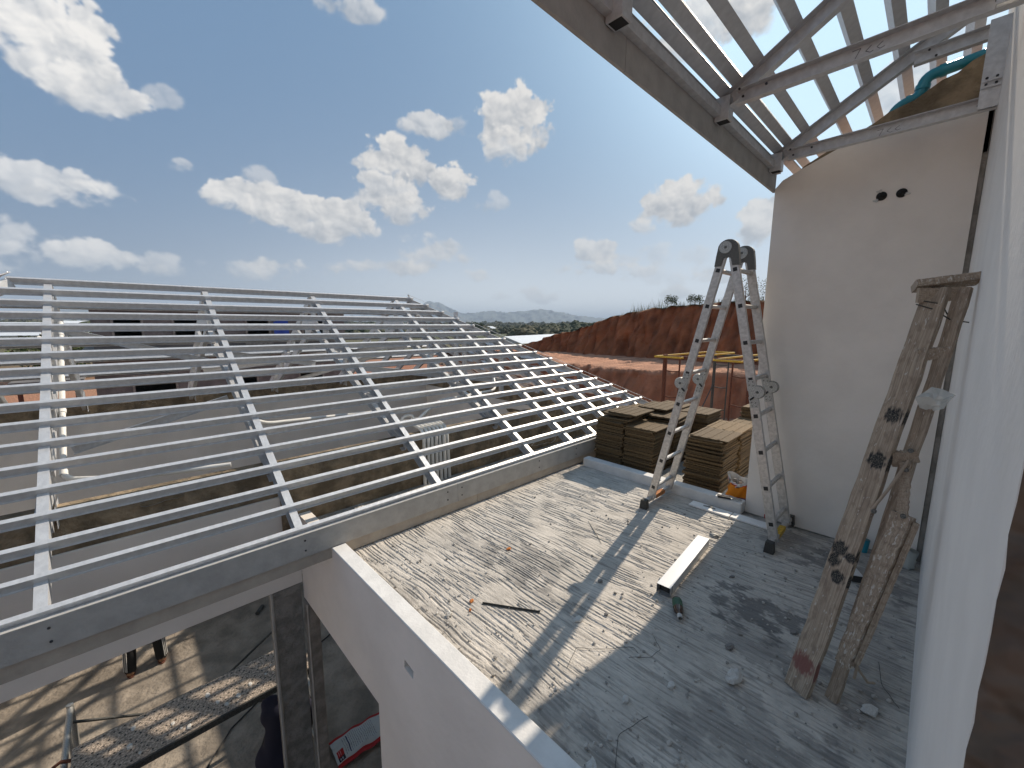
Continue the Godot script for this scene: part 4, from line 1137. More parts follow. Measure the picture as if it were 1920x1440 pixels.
func board(p0: Vector3, p1: Vector3, across: Vector3, w0: float, w1: float, th: float, seed_: int) -> MB:
	# uneven plank from p0 to p1 with texture coordinates on its broad faces
	var b := MB.new()
	var q := RandomNumberGenerator.new(); q.seed = seed_
	var d := (p1 - p0).normalized()
	var s := (across - d * across.dot(d)).normalized()
	var n := s.cross(d).normalized()
	var K := 24
	var L := []
	for k in K + 1:
		var t := float(k) / K
		var c := p0.lerp(p1, t)
		var w := lerpf(w0, w1, t) * 0.5
		L.append([c - s * (w + q.randf_range(-0.003, 0.002)), c + s * (w + q.randf_range(-0.003, 0.002)), 1.0 - t])
	for k in K:
		var a = L[k]; var e = L[k + 1]
		var va: float = a[2]; var ve: float = e[2]
		b.quv(a[0] + n * th * 0.5, a[1] + n * th * 0.5, e[1] + n * th * 0.5, e[0] + n * th * 0.5, Vector2(0, va), Vector2(1, ve))
		b.quv(a[1] - n * th * 0.5, a[0] - n * th * 0.5, e[0] - n * th * 0.5, e[1] - n * th * 0.5, Vector2(0, va), Vector2(1, ve))
		b.quv(a[1] + n * th * 0.5, a[1] - n * th * 0.5, e[1] - n * th * 0.5, e[1] + n * th * 0.5, Vector2(0.4, va), Vector2(0.7, ve))
		b.quv(a[0] - n * th * 0.5, a[0] + n * th * 0.5, e[0] + n * th * 0.5, e[0] - n * th * 0.5, Vector2(0.1, va), Vector2(0.35, ve))
	for e in [0, K]:
		var a = L[e]; var sg := 1.0 if e == K else -1.0
		b.face([a[0] + n * th * 0.5, a[1] + n * th * 0.5, a[1] - n * th * 0.5, a[0] - n * th * 0.5], (a[0] + a[1]) * 0.5 - d * sg)
	return b

func wooden_trestle():
	var o := thing("wooden_step_frame", V(-0.2, 0, -1.95), "old wooden step frame leaning on the white side wall", "wooden ladder")
	var w1 := wood_texture(5, [[0.55, 0.30, 0.034], [0.55, 0.41, 0.036], [0.30, 0.635, 0.034], [0.25, 0.665, 0.026], [0.85, 0.645, 0.022], [0.6, 0.70, 0.028], [0.45, 0.93, 0.045, Color(0.22, 0.10, 0.085)]], 0.55)
	var w2 := wood_texture(12, [], 0.36)
	var w3 := wood_texture(23, [], 0.62)
	var across := V(0.93, 0, 0.36)
	part("wide_board", board(V(-0.245, 0.0, -1.915), V(-0.015, 1.66, -2.33), across, 0.092, 0.075, 0.028, 1), w1, o)
	part("thin_board", board(V(-0.135, 0.0, -1.965), V(0.055, 1.66, -2.345), across, 0.042, 0.042, 0.024, 2), w3, o)
	# thicker plank nailed on the thin leg, painted
	part("doubling_plank", board(V(-0.113, 0.17, -1.985), V(-0.012, 0.80, -2.11), across, 0.050, 0.062, 0.045, 3), w2, o)
	part("side_batten", board(V(-0.085, 0.19, -2.0), V(0.018, 0.78, -2.115), V(0.3, 0, 0.9), 0.05, 0.05, 0.02, 4), w3, o)
	part("cap_board", board(V(-0.085, 1.672, -2.325), V(0.089, 1.695, -2.375), V(0, 0.3, 1), 0.07, 0.07, 0.028, 5), w2, o)
	part("cap_cheek", board(V(-0.07, 1.635, -2.30), V(0.035, 1.64, -2.345), V(0, 1, 0.1), 0.055, 0.05, 0.02, 6), w3, o)
	part("cross_piece", board(V(-0.045, 1.40, -2.255), V(0.035, 1.42, -2.29), V(0, 1, 0.1), 0.05, 0.04, 0.02, 7), w2, o)
	part("cross_piece", board(V(-0.075, 0.99, -2.17), V(0.0, 1.02, -2.19), V(0, 1, 0.2), 0.06, 0.05, 0.022, 8), w3, o)
	part("hinged_stay", board(V(-0.028, 0.99, -2.165), V(-0.015, 0.78, -2.095), V(1, 0, 0.3), 0.032, 0.036, 0.012, 9), w3, o)
	var b := MB.new()
	b.tube([V(-0.022, 1.0, -2.16), V(-0.06, 0.90, -2.10), V(-0.103, 0.80, -2.06)], 0.006, 6)
	part("stick", b, w3, o)
	b = MB.new()
	for p in [V(-0.026, 0.965, -2.152), V(-0.013, 0.80, -2.09), V(-0.095, 0.80, -2.065), V(-0.02, 1.04, -2.165)]:
		b.disc(p, p + V(0.0, 0.002, 0.012), 0.009, 12)
	part("bolt", b, M.hinge_dark, o)
	b = MB.new()
	b.tube([V(-0.07, 1.60, -2.29), V(-0.02, 1.58, -2.295), V(0.03, 1.54, -2.31), V(0.08, 1.53, -2.33)], 0.0025, 5)
	b.tube([V(-0.05, 1.612, -2.285), V(0.0, 1.60, -2.30), V(0.02, 1.56, -2.31)], 0.0025, 5)
	part("binding_wire", b, M.dark_pipe, o)
	b = MB.new()
	b.tube([V(-0.085, 0.20, -2.01), V(-0.07, 0.16, -2.0), V(-0.04, 0.11, -2.02), V(-0.02, 0.10, -2.05)], 0.005, 5)
	b.tube([V(-0.075, 0.19, -2.0), V(-0.078, 0.12, -1.99)], 0.005, 5)
	part("splinter", b, w3, o)
	# crumpled clear bag hung on the thin leg
	b = MB.new()
	var ctr := V(0.02, 1.24, -2.25)
	var out := [Vector2(-0.052, 0.0), Vector2(-0.03, 0.022), Vector2(-0.012, 0.045), Vector2(0.018, 0.04), Vector2(0.055, 0.02), Vector2(0.04, -0.005), Vector2(0.03, -0.035), Vector2(-0.005, -0.05), Vector2(-0.035, -0.038)]
	for k in out.size():
		var p: Vector2 = out[k]; var r: Vector2 = out[(k + 1) % out.size()]
		var P := ctr + V(p.x, p.y, 0.02 - p.x * 0.3); var R := ctr + V(r.x, r.y, 0.02 - r.x * 0.3)
		var Pm := ctr + V(p.x * 0.5, p.y * 0.5, 0.045 + 0.012 * sin(k * 2.3)); var Rm := ctr + V(r.x * 0.5, r.y * 0.5, 0.045 + 0.012 * sin((k + 1) % out.size() * 2.3))
		var Pb := ctr + V(p.x * 0.6, p.y * 0.6, -0.012); var Rb := ctr + V(r.x * 0.6, r.y * 0.6, -0.012)
		b.quad(P, R, Rm, Pm); b.tri(Pm, Rm, ctr + V(0, 0, 0.052)); b.quad(R, P, Pb, Rb); b.tri(Rb, Pb, ctr + V(0, 0, -0.014))
	var pm := StandardMaterial3D.new()
	pm.albedo_color = Color(0.93, 0.95, 0.94, 0.5); pm.transparency = BaseMaterial3D.TRANSPARENCY_ALPHA; pm.roughness = 0.25
	one("plastic_bag", b, pm, "crumpled clear plastic bag caught on the wooden step frame", "plastic bag")

func ordinal(k: int) -> String:
	var suffix := "th"
	if k % 100 < 11 or k % 100 > 13: suffix = {1: "st", 2: "nd", 3: "rd"}.get(k % 10, "th")
	return str(k) + suffix

func tile_stacks():
	var meshes := []
	for k in 3:
		var b := MB.new()
		b.span(V(-0.165, -0.006, -0.21), V(0.165, 0.006, 0.21), 0.002)
		b.span(V(-0.164, 0.006, -0.208), V(-0.138, 0.0105, 0.2), 0.001)     # interlocking rib
		b.span(V(0.13, -0.0105, -0.2), V(0.163, -0.006, 0.206), 0.001)
		b.span(V(-0.14, -0.011, 0.185), V(0.12, -0.006, 0.2085), 0.001)     # nib
		for rx in [-0.085, 0.0, 0.085]: b.span(V(rx - 0.012, 0.006, -0.2), V(rx + 0.012, 0.0095 + 0.001 * k, 0.2), 0.002)
		meshes.append(b.mesh())
	# x, z, tiles, place
	var stacks := [
		[-2.345, -3.95, 30, "front stack at the fascia"],
		[-2.00, -3.955, 27, "front stack behind the ladder"],
		[-1.36, -3.95, 29, "front stack beside the orange sack"],
		[-2.33, -4.40, 31, "stack behind the fascia-end stack"],
		[-1.985, -4.40, 28, "stack behind the ladder-side stack"],
		[-1.345, -4.395, 29, "stack behind the sack-side stack"],
		[-2.20, -4.86, 31, "third-row stack at the fascia side"],
		[-1.84, -4.87, 30, "third-row stack beside the scaffold leg"],
		[-1.33, -4.86, 27, "third-row stack by the pale wall"],
		[-1.30, -5.30, 34, "tall rear stack at the pale wall"]]
	var n := 0
	for s in stacks:
		var y := 0.012
		for k in s[2]:
			var o := inst(numbered("clay_tile"), meshes[(k * 7 + n) % 3], M["roof_tile_%d" % ((k * 5 + n * 3 + k / 4) % 4)], self)
			o.position = V(s[0] + rng.randfn(0, 0.006) + (0.03 if k == s[2] - 1 and n % 2 == 0 else 0.0), y, s[1] + rng.randfn(0, 0.009))
			o.rotation.y = rng.randfn(0, 0.02) + (0.12 if k >= s[2] - 2 and n == 0 else 0.0) + (PI if k % 2 else 0.0)
			o.rotation.z = rng.randfn(0, 0.004)
			tag(o, "brown roof tile, %s from the bottom, %s" % [ordinal(k + 1), s[3]], "roof tile", "roof tiles " + s[3])
			y += 0.0172
		n += 1
	# loose tiles on top of the left block
	for q in [[-2.30, 0.540, -3.98, 0.08, "skewed roof tile crossing the top of the fascia-end stack"], [-2.24, 0.557, -4.0, 0.02, "topmost loose roof tile over the fascia-end stack"], [-1.97, 0.507, -4.36, 0.1, "loose roof tile on the stack behind the ladder"], [-2.16, 0.557, -4.5, 0.05, "loose roof tile bridging two stacks of the second row"], [-1.60, 0.012, -4.55, 0.2, "single roof tile lying on the floor between the stacks"]]:
		var o := inst(numbered("clay_tile"), meshes[0], M.roof_tile_1, self)
		o.position = V(q[0], q[1] + 0.012, q[2]); o.rotation.y = q[3]
		tag(o, q[4], "roof tile", "loose roof tiles on the stacks")

func sack():
	var o := thing("orange_sack", V(-1.03, 0, -3.72), "open orange and white sack of offcuts by the pale wall", "sack")
	var b := MB.new()
	var g := []; var cc := []
	for i in 15:
		var row := []; var cr := []
		var t := i / 14.0
		for k in 33:
			var a := TAU * k / 32.0
			var r: float = 0.098 + 0.012 * sin(a * 3.0 + t * 4.0) + 0.006 * sin(a * 7.0 + t * 11.0) - 0.012 * t
			var y := 0.235 * t + (0.02 * sin(a * 2.0 + 1.0) - 0.025 * maxf(0, sin(a + 0.3)) if i > 11 else 0.0)
			row.append(V(-1.03 + cos(a) * r, y, -3.705 + sin(a) * r * 0.82))
			var front := sin(a + 0.15)                       # toward the terrace
			var c := Color(0.62, 0.62, 0.61)
			if front > -0.1 + 0.25 * sin(t * 5.0) * 0.6 and t < 0.78: c = Color(0.78, 0.25, 0.015)
			elif front > -0.22 + 0.15 * sin(t * 5.0) and t < 0.8: c = Color(0.62, 0.06, 0.03)
			if front > 0.35 and cos(a) > 0.1 and t < 0.34: c = Color(0.025, 0.03, 0.12)
			if front > 0.5 and cos(a) < -0.1 and cos(a) > -0.5 and t < 0.34 and t > 0.1: c = Color(0.66, 0.66, 0.64)
			cr.append(c)
		g.append(row); cc.append(cr)
	grid(b, g, cc)
	part("bag", b, M.painted_vertices, o)
	b = MB.new(); b.box(Transform3D(Basis(Vector3.UP, 0.35), V(-1.062, 0.062, -3.6225)), V(0.022, 0.03, 0.002)); part("print_mark", b, M.screw, o)
	for k in 9:
		b = MB.new()
		var x := -1.09 + 0.014 * k
		b.beam(V(x, 0.04, -3.70 + 0.02 * sin(k * 2.0)), V(x + 0.01 * sin(k * 1.7), 0.20 + 0.012 * cos(k * 3.0), -3.69 + 0.03 * cos(k * 2.2)), 0.022, 0.012, Vector3.BACK, 0.002)
		part("wood_offcut", b, M.grey_cement, o)

func small_things():
	var b := MB.new()
	# square tube
	var o := thing("steel_box_section", V(-0.95, 0, -2.45), "short galvanised steel box section lying on the terrace", "steel tube")
	var pr := PackedVector2Array([Vector2(-0.038, 0.0), Vector2(0.038, 0.0), Vector2(0.038, 0.055), Vector2(-0.038, 0.055)])
	b.extrude(pr, V(-0.915, 0.004, -2.085), V(-0.97, 0.004, -2.80), Vector3.UP, false)
	var pi_ := PackedVector2Array([Vector2(-0.0365, 0.0015), Vector2(-0.0365, 0.0535), Vector2(0.0365, 0.0535), Vector2(0.0365, 0.0015)])
	b.extrude(pi_, V(-0.915, 0.004, -2.085), V(-0.97, 0.004, -2.80), Vector3.UP, false)
	part("tube_wall", b, M.bright_steel, o)
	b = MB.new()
	b.span(V(-0.952, 0.0045, -2.12), V(-0.878, 0.058, -2.118)); part("inside_shade", b, M.hole_shade, o)  # dark sheet in the mouth, standing for the shade inside
	# cutting disc
	o = thing("cutting_disc", V(-0.96, 0.003, -2.98), "round black cutting disc with a pale centre on the terrace floor", "disc")
	b = MB.new(); b.lathe([Vector2(0.011, 0.001), Vector2(0.058, 0.001), Vector2(0.060, 0.003), Vector2(0.058, 0.005), Vector2(0.012, 0.006), Vector2(0.011, 0.001)], V(-0.96, 0.001, -2.98), 32); part("disc", b, M.black_plastic, o)
	b = MB.new(); b.lathe([Vector2(0.011, 0.0062), Vector2(0.033, 0.0072), Vector2(0.034, 0.0055)], V(-0.96, 0.001, -2.98), 28); part("paper_label", b, M.rubble_white, o)
	# bottle
	o = thing("glass_bottle", V(-0.79, 0.0, -2.0), "small brown bottle with a green label lying on the floor", "bottle")
	var ax := V(0.5, 0.0, 0.86).normalized()
	var at := V(-0.83, 0.026, -2.07)
	plain("brown_glass", Color(0.05, 0.02, 0.008), 0.1); plain("green_label", Color(0.03, 0.09, 0.05), 0.6)
	b = MB.new(); b.lathe([Vector2(0, 0), Vector2(0.023, 0.002), Vector2(0.025, 0.008), Vector2(0.025, 0.088), Vector2(0.020, 0.10), Vector2(0.011, 0.112), Vector2(0.0105, 0.128)], at, 20, ax); part("body", b, M.brown_glass, o)
	b = MB.new(); b.lathe([Vector2(0.0253, 0.012), Vector2(0.0256, 0.013), Vector2(0.0256, 0.07), Vector2(0.0253, 0.071)], at, 20, ax); part("paper_label", b, M.green_label, o)
	b = MB.new(); b.lathe([Vector2(0.0125, 0.124), Vector2(0.013, 0.127), Vector2(0.013, 0.145), Vector2(0.011, 0.148), Vector2(0, 0.148)], at, 16, ax); part("cap", b, M.rubble_white, o)
	# dark angle rod
	b = MB.new(); b.extrude(PackedVector2Array([Vector2(-0.006, 0), Vector2(0.005, 0), Vector2(0.005, 0.0015), Vector2(-0.0045, 0.0015), Vector2(-0.0045, 0.009), Vector2(-0.006, 0.009)]), V(-1.565, 0.001, -1.30), V(-1.30, 0.001, -1.475)); one("steel_angle", b, M.dark_pipe, "dark thin steel angle offcut on the sunlit terrace floor", "steel offcut")
	b = MB.new(); b.tube([V(-1.72, 0.003, -2.50), V(-1.62, 0.004, -2.42), V(-1.54, 0.003, -2.36), V(-1.46, 0.003, -2.29)], [0.001, 0.0028, 0.0026, 0.001], 5); one("wood_sliver", b, M.grey_cement, "thin grey wood sliver on the sunlit floor", "sliver")
	# boards by the kerb
	b = MB.new(); b.span(V(-1.30, 0.002, -3.445), V(-0.985, 0.016, -3.345), 0.002); o = one("cement_board", b, M.white_paint, "long white cement board strip lying by the far kerb", "board")
	patch(o, "grey_cement", V(-1.15, 0.0165, -3.41), V(0.05, 0, 0), V(0, 0, -0.02), 41, "cement_smear")
	b = MB.new(); b.span(V(-0.980, 0.002, -3.455), V(-0.70, 0.015, -3.355), 0.002); one("cement_board", b, M.white_paint, "shorter white cement board strip under the ladder leg", "board")
	# tool handles on the kerb
	for q in [[0.0, 0.0], [0.022, 0.012]]:
		o = thing("tool_handle", V(-1.08, 0.09, -3.53), "black handled tool on the white kerb, %s" % ("beside the orange sack" if q[0] == 0.0 else "on the terrace side of its twin"), "tool", "pair of tools on the kerb")
		b = MB.new(); b.tube([V(-1.13 + q[1], 0.101, -3.50 + q[0]), V(-1.125 + q[1], 0.101, -3.501 + q[0]), V(-1.04 + q[1], 0.101, -3.53 + q[0])], [0.010, 0.011, 0.009], 10); part("grip", b, M.black_plastic, o)
		b = MB.new(); b.beam(V(-1.04 + q[1], 0.101, -3.53 + q[0]), V(-0.965 + q[1], 0.102, -3.555 + q[0]), 0.014, 0.004, Vector3.UP, 0.001); part("blade", b, M.hinge_steel, o)
	b = MB.new()
	b.box(Transform3D(Basis.from_euler(V(0.5, 0.6, 0.3)), V(-0.76, 0.032, -3.545)), V(0.06, 0.05, 0.018), 0.006)
	plain("red_print", Color(0.36, 0.03, 0.035), 0.5)
	o = one("red_packet", b, M.red_print, "small crumpled red packet at the foot of the pale wall", "packet")
	b = MB.new(); b.box(Transform3D(Basis.from_euler(V(0.5, 0.6, 0.3)), V(-0.756, 0.030, -3.536)), V(0.034, 0.014, 0.0192), 0.001); part("white_print", b, M.rubble_white, o)
	# plastic bottle bottom and cup
	var pot := StandardMaterial3D.new(); pot.albedo_color = Color(0.80, 0.82, 0.80, 0.72); pot.transparency = BaseMaterial3D.TRANSPARENCY_ALPHA; pot.roughness = 0.35
	b = MB.new(); b.lathe([Vector2(0.030, 0.0), Vector2(0.036, 0.006), Vector2(0.044, 0.05), Vector2(0.040, 0.06), Vector2(0.046, 0.09), Vector2(0.049, 0.11), Vector2(0.047, 0.112), Vector2(0.043, 0.09), Vector2(0.038, 0.06), Vector2(0.034, 0.008), Vector2(0, 0.007)], V(0.025, 0.002, -3.47), 20)
	for k in 5: b.disc(V(0.025 + cos(k * 1.257) * 0.03, 0.002, -3.47 + sin(k * 1.257) * 0.03), V(0.025 + cos(k * 1.257) * 0.03, 0.012, -3.47 + sin(k * 1.257) * 0.03), 0.012, 10)
	one("plastic_pot", b, pot, "cut cloudy plastic pot standing in the wall corner", "pot")
	b = MB.new(); b.lathe([Vector2(0, 0.002), Vector2(0.026, 0.0), Vector2(0.034, 0.085), Vector2(0.036, 0.087), Vector2(0.032, 0.085), Vector2(0.024, 0.006), Vector2(0, 0.005)], V(-0.19, 0.002, -3.50), 20); one("blue_cup", b, M.pvc_blue, "small blue cup behind the wooden step frame", "cup")
	o = thing("tube_offcut", V(-0.2, 0, -3.08), "short dark steel tube offcut behind the wooden step frame", "steel offcut")
	b = MB.new(); b.box(Transform3D(Basis(Vector3.UP, 0.5), V(-0.20, 0.026, -3.08)), V(0.06, 0.05, 0.13), 0.002); part("tube_wall", b, M.galvanised, o)
	b = MB.new(); b.box(Transform3D(Basis(Vector3.UP, 0.5), V(-0.20, 0.026, -3.08) + Basis(Vector3.UP, 0.5) * V(0, 0, 0.0655)), V(0.05, 0.04, 0.002)); part("inside_shade", b, M.hole_shade, o)  # dark plate on the solid end, standing for a shaded hollow
	# thin wires
	for w in [[[-0.98, -1.30], [-1.02, -1.42], [-0.93, -1.5], [-0.84, -1.62], [-0.80, -1.60]], [[-0.62, -1.35], [-0.66, -1.2], [-0.60, -1.08], [-0.52, -1.02]], [[-0.82, -1.55], [-0.75, -1.62], [-0.74, -1.7], [-0.8, -1.75]], [[-0.02, -2.35], [-0.0, -2.2], [0.06, -2.1]]]:
		b = MB.new()
		var pts := []
		var cv := Curve3D.new()
		for k in w.size():
			var tn: Vector2 = Vector2(w[min(k + 1, w.size() - 1)][0], w[min(k + 1, w.size() - 1)][1]) - Vector2(w[max(k - 1, 0)][0], w[max(k - 1, 0)][1])
			cv.add_point(V(w[k][0], 0.004, w[k][1]), V(-tn.x, 0, -tn.y) * 0.2, V(tn.x, 0, tn.y) * 0.2)
		for k in 25: pts.append(cv.sample_baked(cv.get_baked_length() * k / 24.0) + V(0, 0.004 * absf(sin(k * 0.6)), 0))
		b.tube(pts, 0.0011, 5, false)
		one("tie_wire", b, M.dark_pipe, {-1.30: "thin tie wire arching across the edge of the sunlight", -1.35: "thin tie wire in shade close to the parapet", -1.55: "short curl of tie wire in the shade", -2.35: "thin tie wire between the wooden boards and side wall"}[w[0][1]], "wire", "bits of tie wire on the floor")
	# lumps of plaster and rubble one can pick up
	for s in [[-0.445, -1.775, 0.042, 0.024, "large white plaster lump beside the wide wooden board"], [-0.02, -2.01, 0.035, 0.012, "flat white plaster chip beside the side wall"], [-1.62, -1.12, 0.018, 0.012, "white pebble beside the parapet near the terrace corner"], [-0.66, -1.03, 0.030, 0.015, "white plaster lump in shade close to the parapet"], [-0.58, -1.06, 0.018, 0.012, "small white plaster lump in shade close to the parapet"], [-0.72, -1.35, 0.018, 0.010, "pale chip in the shade beyond the sunlight edge"], [-0.38, -1.20, 0.024, 0.013, "pale rubble pair in the shade by the parapet"], [-0.62, -1.55, 0.020, 0.008, "flat pale flake in the shade by the wooden boards"], [-1.13, -1.58, 0.028, 0.008, "flat pale plaster flake on the sunlit floor"]]:
		b = MB.new(); b.rock(V(s[0], s[3] * 0.7, s[1]), V(s[2], s[3], s[2] * 0.65), int(s[0] * 1000), s[1])
		one("plaster_lump", b, M.rubble_white, s[4], "rubble")
	for s in [[-1.23, -1.93, 0.018, 0.009, "dark grey stone on the sunlit floor beside the ladder shadow"], [-0.97, -2.25, 0.012, 0.008, "small dark stone beside the steel box section"], [-0.70, -2.55, 0.014, 0.008, "small dark stone in shade beyond the box section"], [-0.52, -1.95, 0.022, 0.012, "dark stone on the sooty patch beside the wide board"], [-0.33, -2.28, 0.02, 0.01, "dark stone behind the wide wooden board"], [-1.05, -1.72, 0.014, 0.007, "small dark stone at the edge of the sunlight"], [-0.30, -1.35, 0.03, 0.012, "largest dark stone, in shade by the parapet"]]:
		b = MB.new(); b.rock(V(s[0], s[3] * 0.7, s[1]), V(s[2], s[3], s[2] * 0.7), int(s[0] * 777), s[1])
		one("grey_stone", b, M.rubble_grey, s[4], "stone", "dark stones on the terrace floor")
	for s in [[-1.86, -1.78, 0.018, "orange clay chip on the dark stained patch of floor"], [-1.62, -1.27, 0.016, "orange chip beside the end of the steel angle"], [-1.57, -1.22, 0.009, "tiny orange chip next to the chip by the steel angle"], [-1.50, -0.985, 0.009, "tiny orange chip against the parapet in sunlight"], [-0.47, -1.02, 0.01, "orange chip against the parapet in shade"]]:
		b = MB.new(); b.rock(V(s[0], 0.005, s[1]), V(s[2], 0.007, s[2] * 0.6), int(s[0] * 555), s[1])
		one("orange_chip", b, M.rubble_orange, s[3], "chip", "orange chips on the terrace floor")
	# uncountable crumbs
	var mm := MultiMesh.new()
	var rb := MB.new(); rb.rock(Vector3.ZERO, V(1, 0.6, 0.8), 88)
	mm.transform_format = MultiMesh.TRANSFORM_3D; mm.use_colors = true; mm.mesh = rb.mesh()
	var list := []
	while list.size() < 3800:
		var x := rng.randf_range(-2.5, 0.07); var z := rng.randf_range(-3.48, -0.975)
		var dens := 0.16 + (0.5 if x > -1.0 else 0.0) + (0.5 if z > -1.35 else 0.0) + nz.get_noise_2d(x * 60.0, z * 60.0) * 0.6
		if rng.randf() > dens: continue
		var s := 0.0013 + pow(rng.randf(), 7.0) * 0.009
		var c := Color(0.40, 0.38, 0.35) * rng.randf_range(0.6, 1.35)
		list.append([Transform3D(Basis.from_euler(V(rng.randf(), rng.randf() * TAU, rng.randf())).scaled(V(s, s, s)), V(x, s * 0.4, z)), c])
	mm.instance_count = list.size()
	for i in list.size():
		mm.set_instance_transform(i, list[i][0]); mm.set_instance_color(i, list[i][1])
	var cr := MultiMeshInstance3D.new(); cr.name = "concrete_crumbs"; cr.multimesh = mm; cr.material_override = M.painted_vertices
	cr.set_meta("kind", "stuff")
	tag(cr, "crumbs of concrete and plaster strewn over the terrace floor", "crumbs")
	add_child(cr)

func scaffolds():
	# rusty tower behind the tile stacks
	var o := thing("rusty_scaffold", V(-2.4, GROUND, -7.2), "rust brown scaffold tower behind the tile stacks", "scaffold")
	scaffold_frame(o, V(-3.0, GROUND, -6.35), 1.25, 3.98, M.rust, Vector3.RIGHT, 0.034)
	scaffold_frame(o, V(-2.82, GROUND, -8.0), 1.25, 3.93, M.dark_pipe, Vector3.RIGHT, 0.026)
	for q in [[V(-3.0, -1.5, -6.35), V(-2.82, 0.4, -8.0)], [V(-1.75, -1.5, -6.35), V(-1.57, 0.4, -8.0)]]:
		var c := MB.new(); c.tube([q[0], q[1]], 0.011, 6); part("cross_brace", c, M.dark_pipe, o)
	var d := thing("yellow_deck", V(-2.3, 0.98, -7.2), "open yellow steel deck frame on top of the rusty scaffold", "deck")
	for s in [0.0, 0.86]:
		var b := MB.new()
		for e in [-0.205, 0.205]:
			b = MB.new(); b.beam(V(-2.92 + s + e, 0.995, -6.24), V(-2.74 + s + e, 0.995, -8.12), 0.02, 0.028, Vector3.UP, 0.003); part("edge_rail", b, M.yellow_paint, d)
		for z in [[-6.24, -2.92], [-8.12, -2.74]]:
			b = MB.new(); b.beam(V(z[1] + s - 0.2, 0.998, z[0]), V(z[1] + s + 0.2, 0.998, z[0]), 0.02, 0.028, Vector3.UP, 0.003); part("end_rail", b, M.yellow_paint, d)
	# inside scaffold with a perforated plank
	o = thing("low_scaffold", V(-4.0, FLOOR, 0.5), "low paint-spattered scaffold frames inside the open house", "scaffold")
	scaffold_frame(o, V(-4.62, FLOOR, 0.56), 1.25, 1.30, M.hinge_steel)
	scaffold_frame(o, V(-4.62, FLOOR, -0.93), 1.25, 1.30, M.hinge_steel)
	for q in [[V(-4.60, -1.75, 0.56), V(-4.60, -2.6, -0.93)], [V(-4.60, -2.6, 0.56), V(-4.60, -1.75, -0.93)], [V(-3.38, -1.75, 0.56), V(-3.38, -2.6, -0.93)]]:
		var c := MB.new(); c.tube([q[0], q[1]], 0.011, 6); part("cross_brace", c, M.dark_pipe, o)
	d = thing("perforated_plank", V(-3.85, -1.59, -0.35), "perforated metal scaffold plank crusted with pale plaster", "plank")
	surface("crusted", Color(0.42, 0.35, 0.285), 0.95, 0.5, 0.35, 0.03, 0.0, 1.2, 0.05)
	var b := MB.new(); b.span(V(-4.08, -1.600, -1.02), V(-3.64, -1.588, 0.52), 0.002); part("deck", b, M.crusted, d)
	for x in [-4.08, -3.64]:
		b = MB.new(); b.span(V(x - 0.012, -1.65, -1.02), V(x + 0.012, -1.592, 0.52), 0.003); part("edge_rail", b, M.dark_pipe, d)
	b = MB.new()
	for i in 8:
		for k in 25:
			var p := V(-4.045 + 0.053 * i + 0.01 * sin(k * 9.0), -1.5885, 0.47 - 0.058 * k + (0.03 if i % 2 else 0.0))
			b.tube([p, p + V(0, 0.0025, 0)], 0.0065, 8)
	var hl := part("hole", b, M.hole_shade, d)  # near-black discs standing for the shade in the perforations
	hl.set_meta("kind", "stuff")
	for x in [-3.98, -3.74]:
		b = MB.new(); b.tube([V(x, -1.60, 0.52), V(x, -1.57, 0.57), V(x, -1.585, 0.605), V(x, -1.63, 0.61), V(x, -1.65, 0.59)], 0.012, 8); part("hook", b, M.rust, d)
	for k in 14:
		b = MB.new(); b.rock(V(rng.randf_range(-4.05, -3.68), -1.585, rng.randf_range(-0.95, 0.45)), V(0.02, 0.005, 0.013) * rng.randf_range(0.4, 1.4), 500 + k)
		part("plaster_crust", b, M.rubble_white, d)
	# loose cable and bits of pipe on the ground floor
	b = MB.new(); b.tube([V(-5.6, FLOOR + 0.01, -1.9), V(-5.3, FLOOR + 0.01, -1.2), V(-4.9, FLOOR + 0.012, -0.5), V(-4.3, FLOOR + 0.01, 0.0), V(-4.0, FLOOR + 0.01, 0.6)], 0.008, 6); one("power_cable", b, M.black_plastic, "black cable trailing over the ground floor", "cable")
	b = MB.new(); b.tube([V(-3.46, FLOOR + 0.01, -1.9), V(-3.40, FLOOR + 0.02, -1.6), V(-3.30, FLOOR + 0.01, -1.5)], 0.006, 6); one("power_cable", b, M.black_plastic, "thin cable beside the red striped cement sack", "cable")
	b = MB.new(); b.tube([V(-6.85, FLOOR + 0.03, -1.25), V(-6.72, FLOOR + 0.03, -1.15)], 0.03, 10); one("pipe_offcut", b, M.dark_pipe, "short black pipe offcut near the far white wall", "pipe offcut")
	b = MB.new(); b.tube([V(-6.95, FLOOR + 0.03, -1.55), V(-6.86, FLOOR + 0.03, -1.72)], 0.03, 10); one("pipe_offcut", b, M.rust, "short rusty pipe offcut near the far white wall", "pipe offcut")

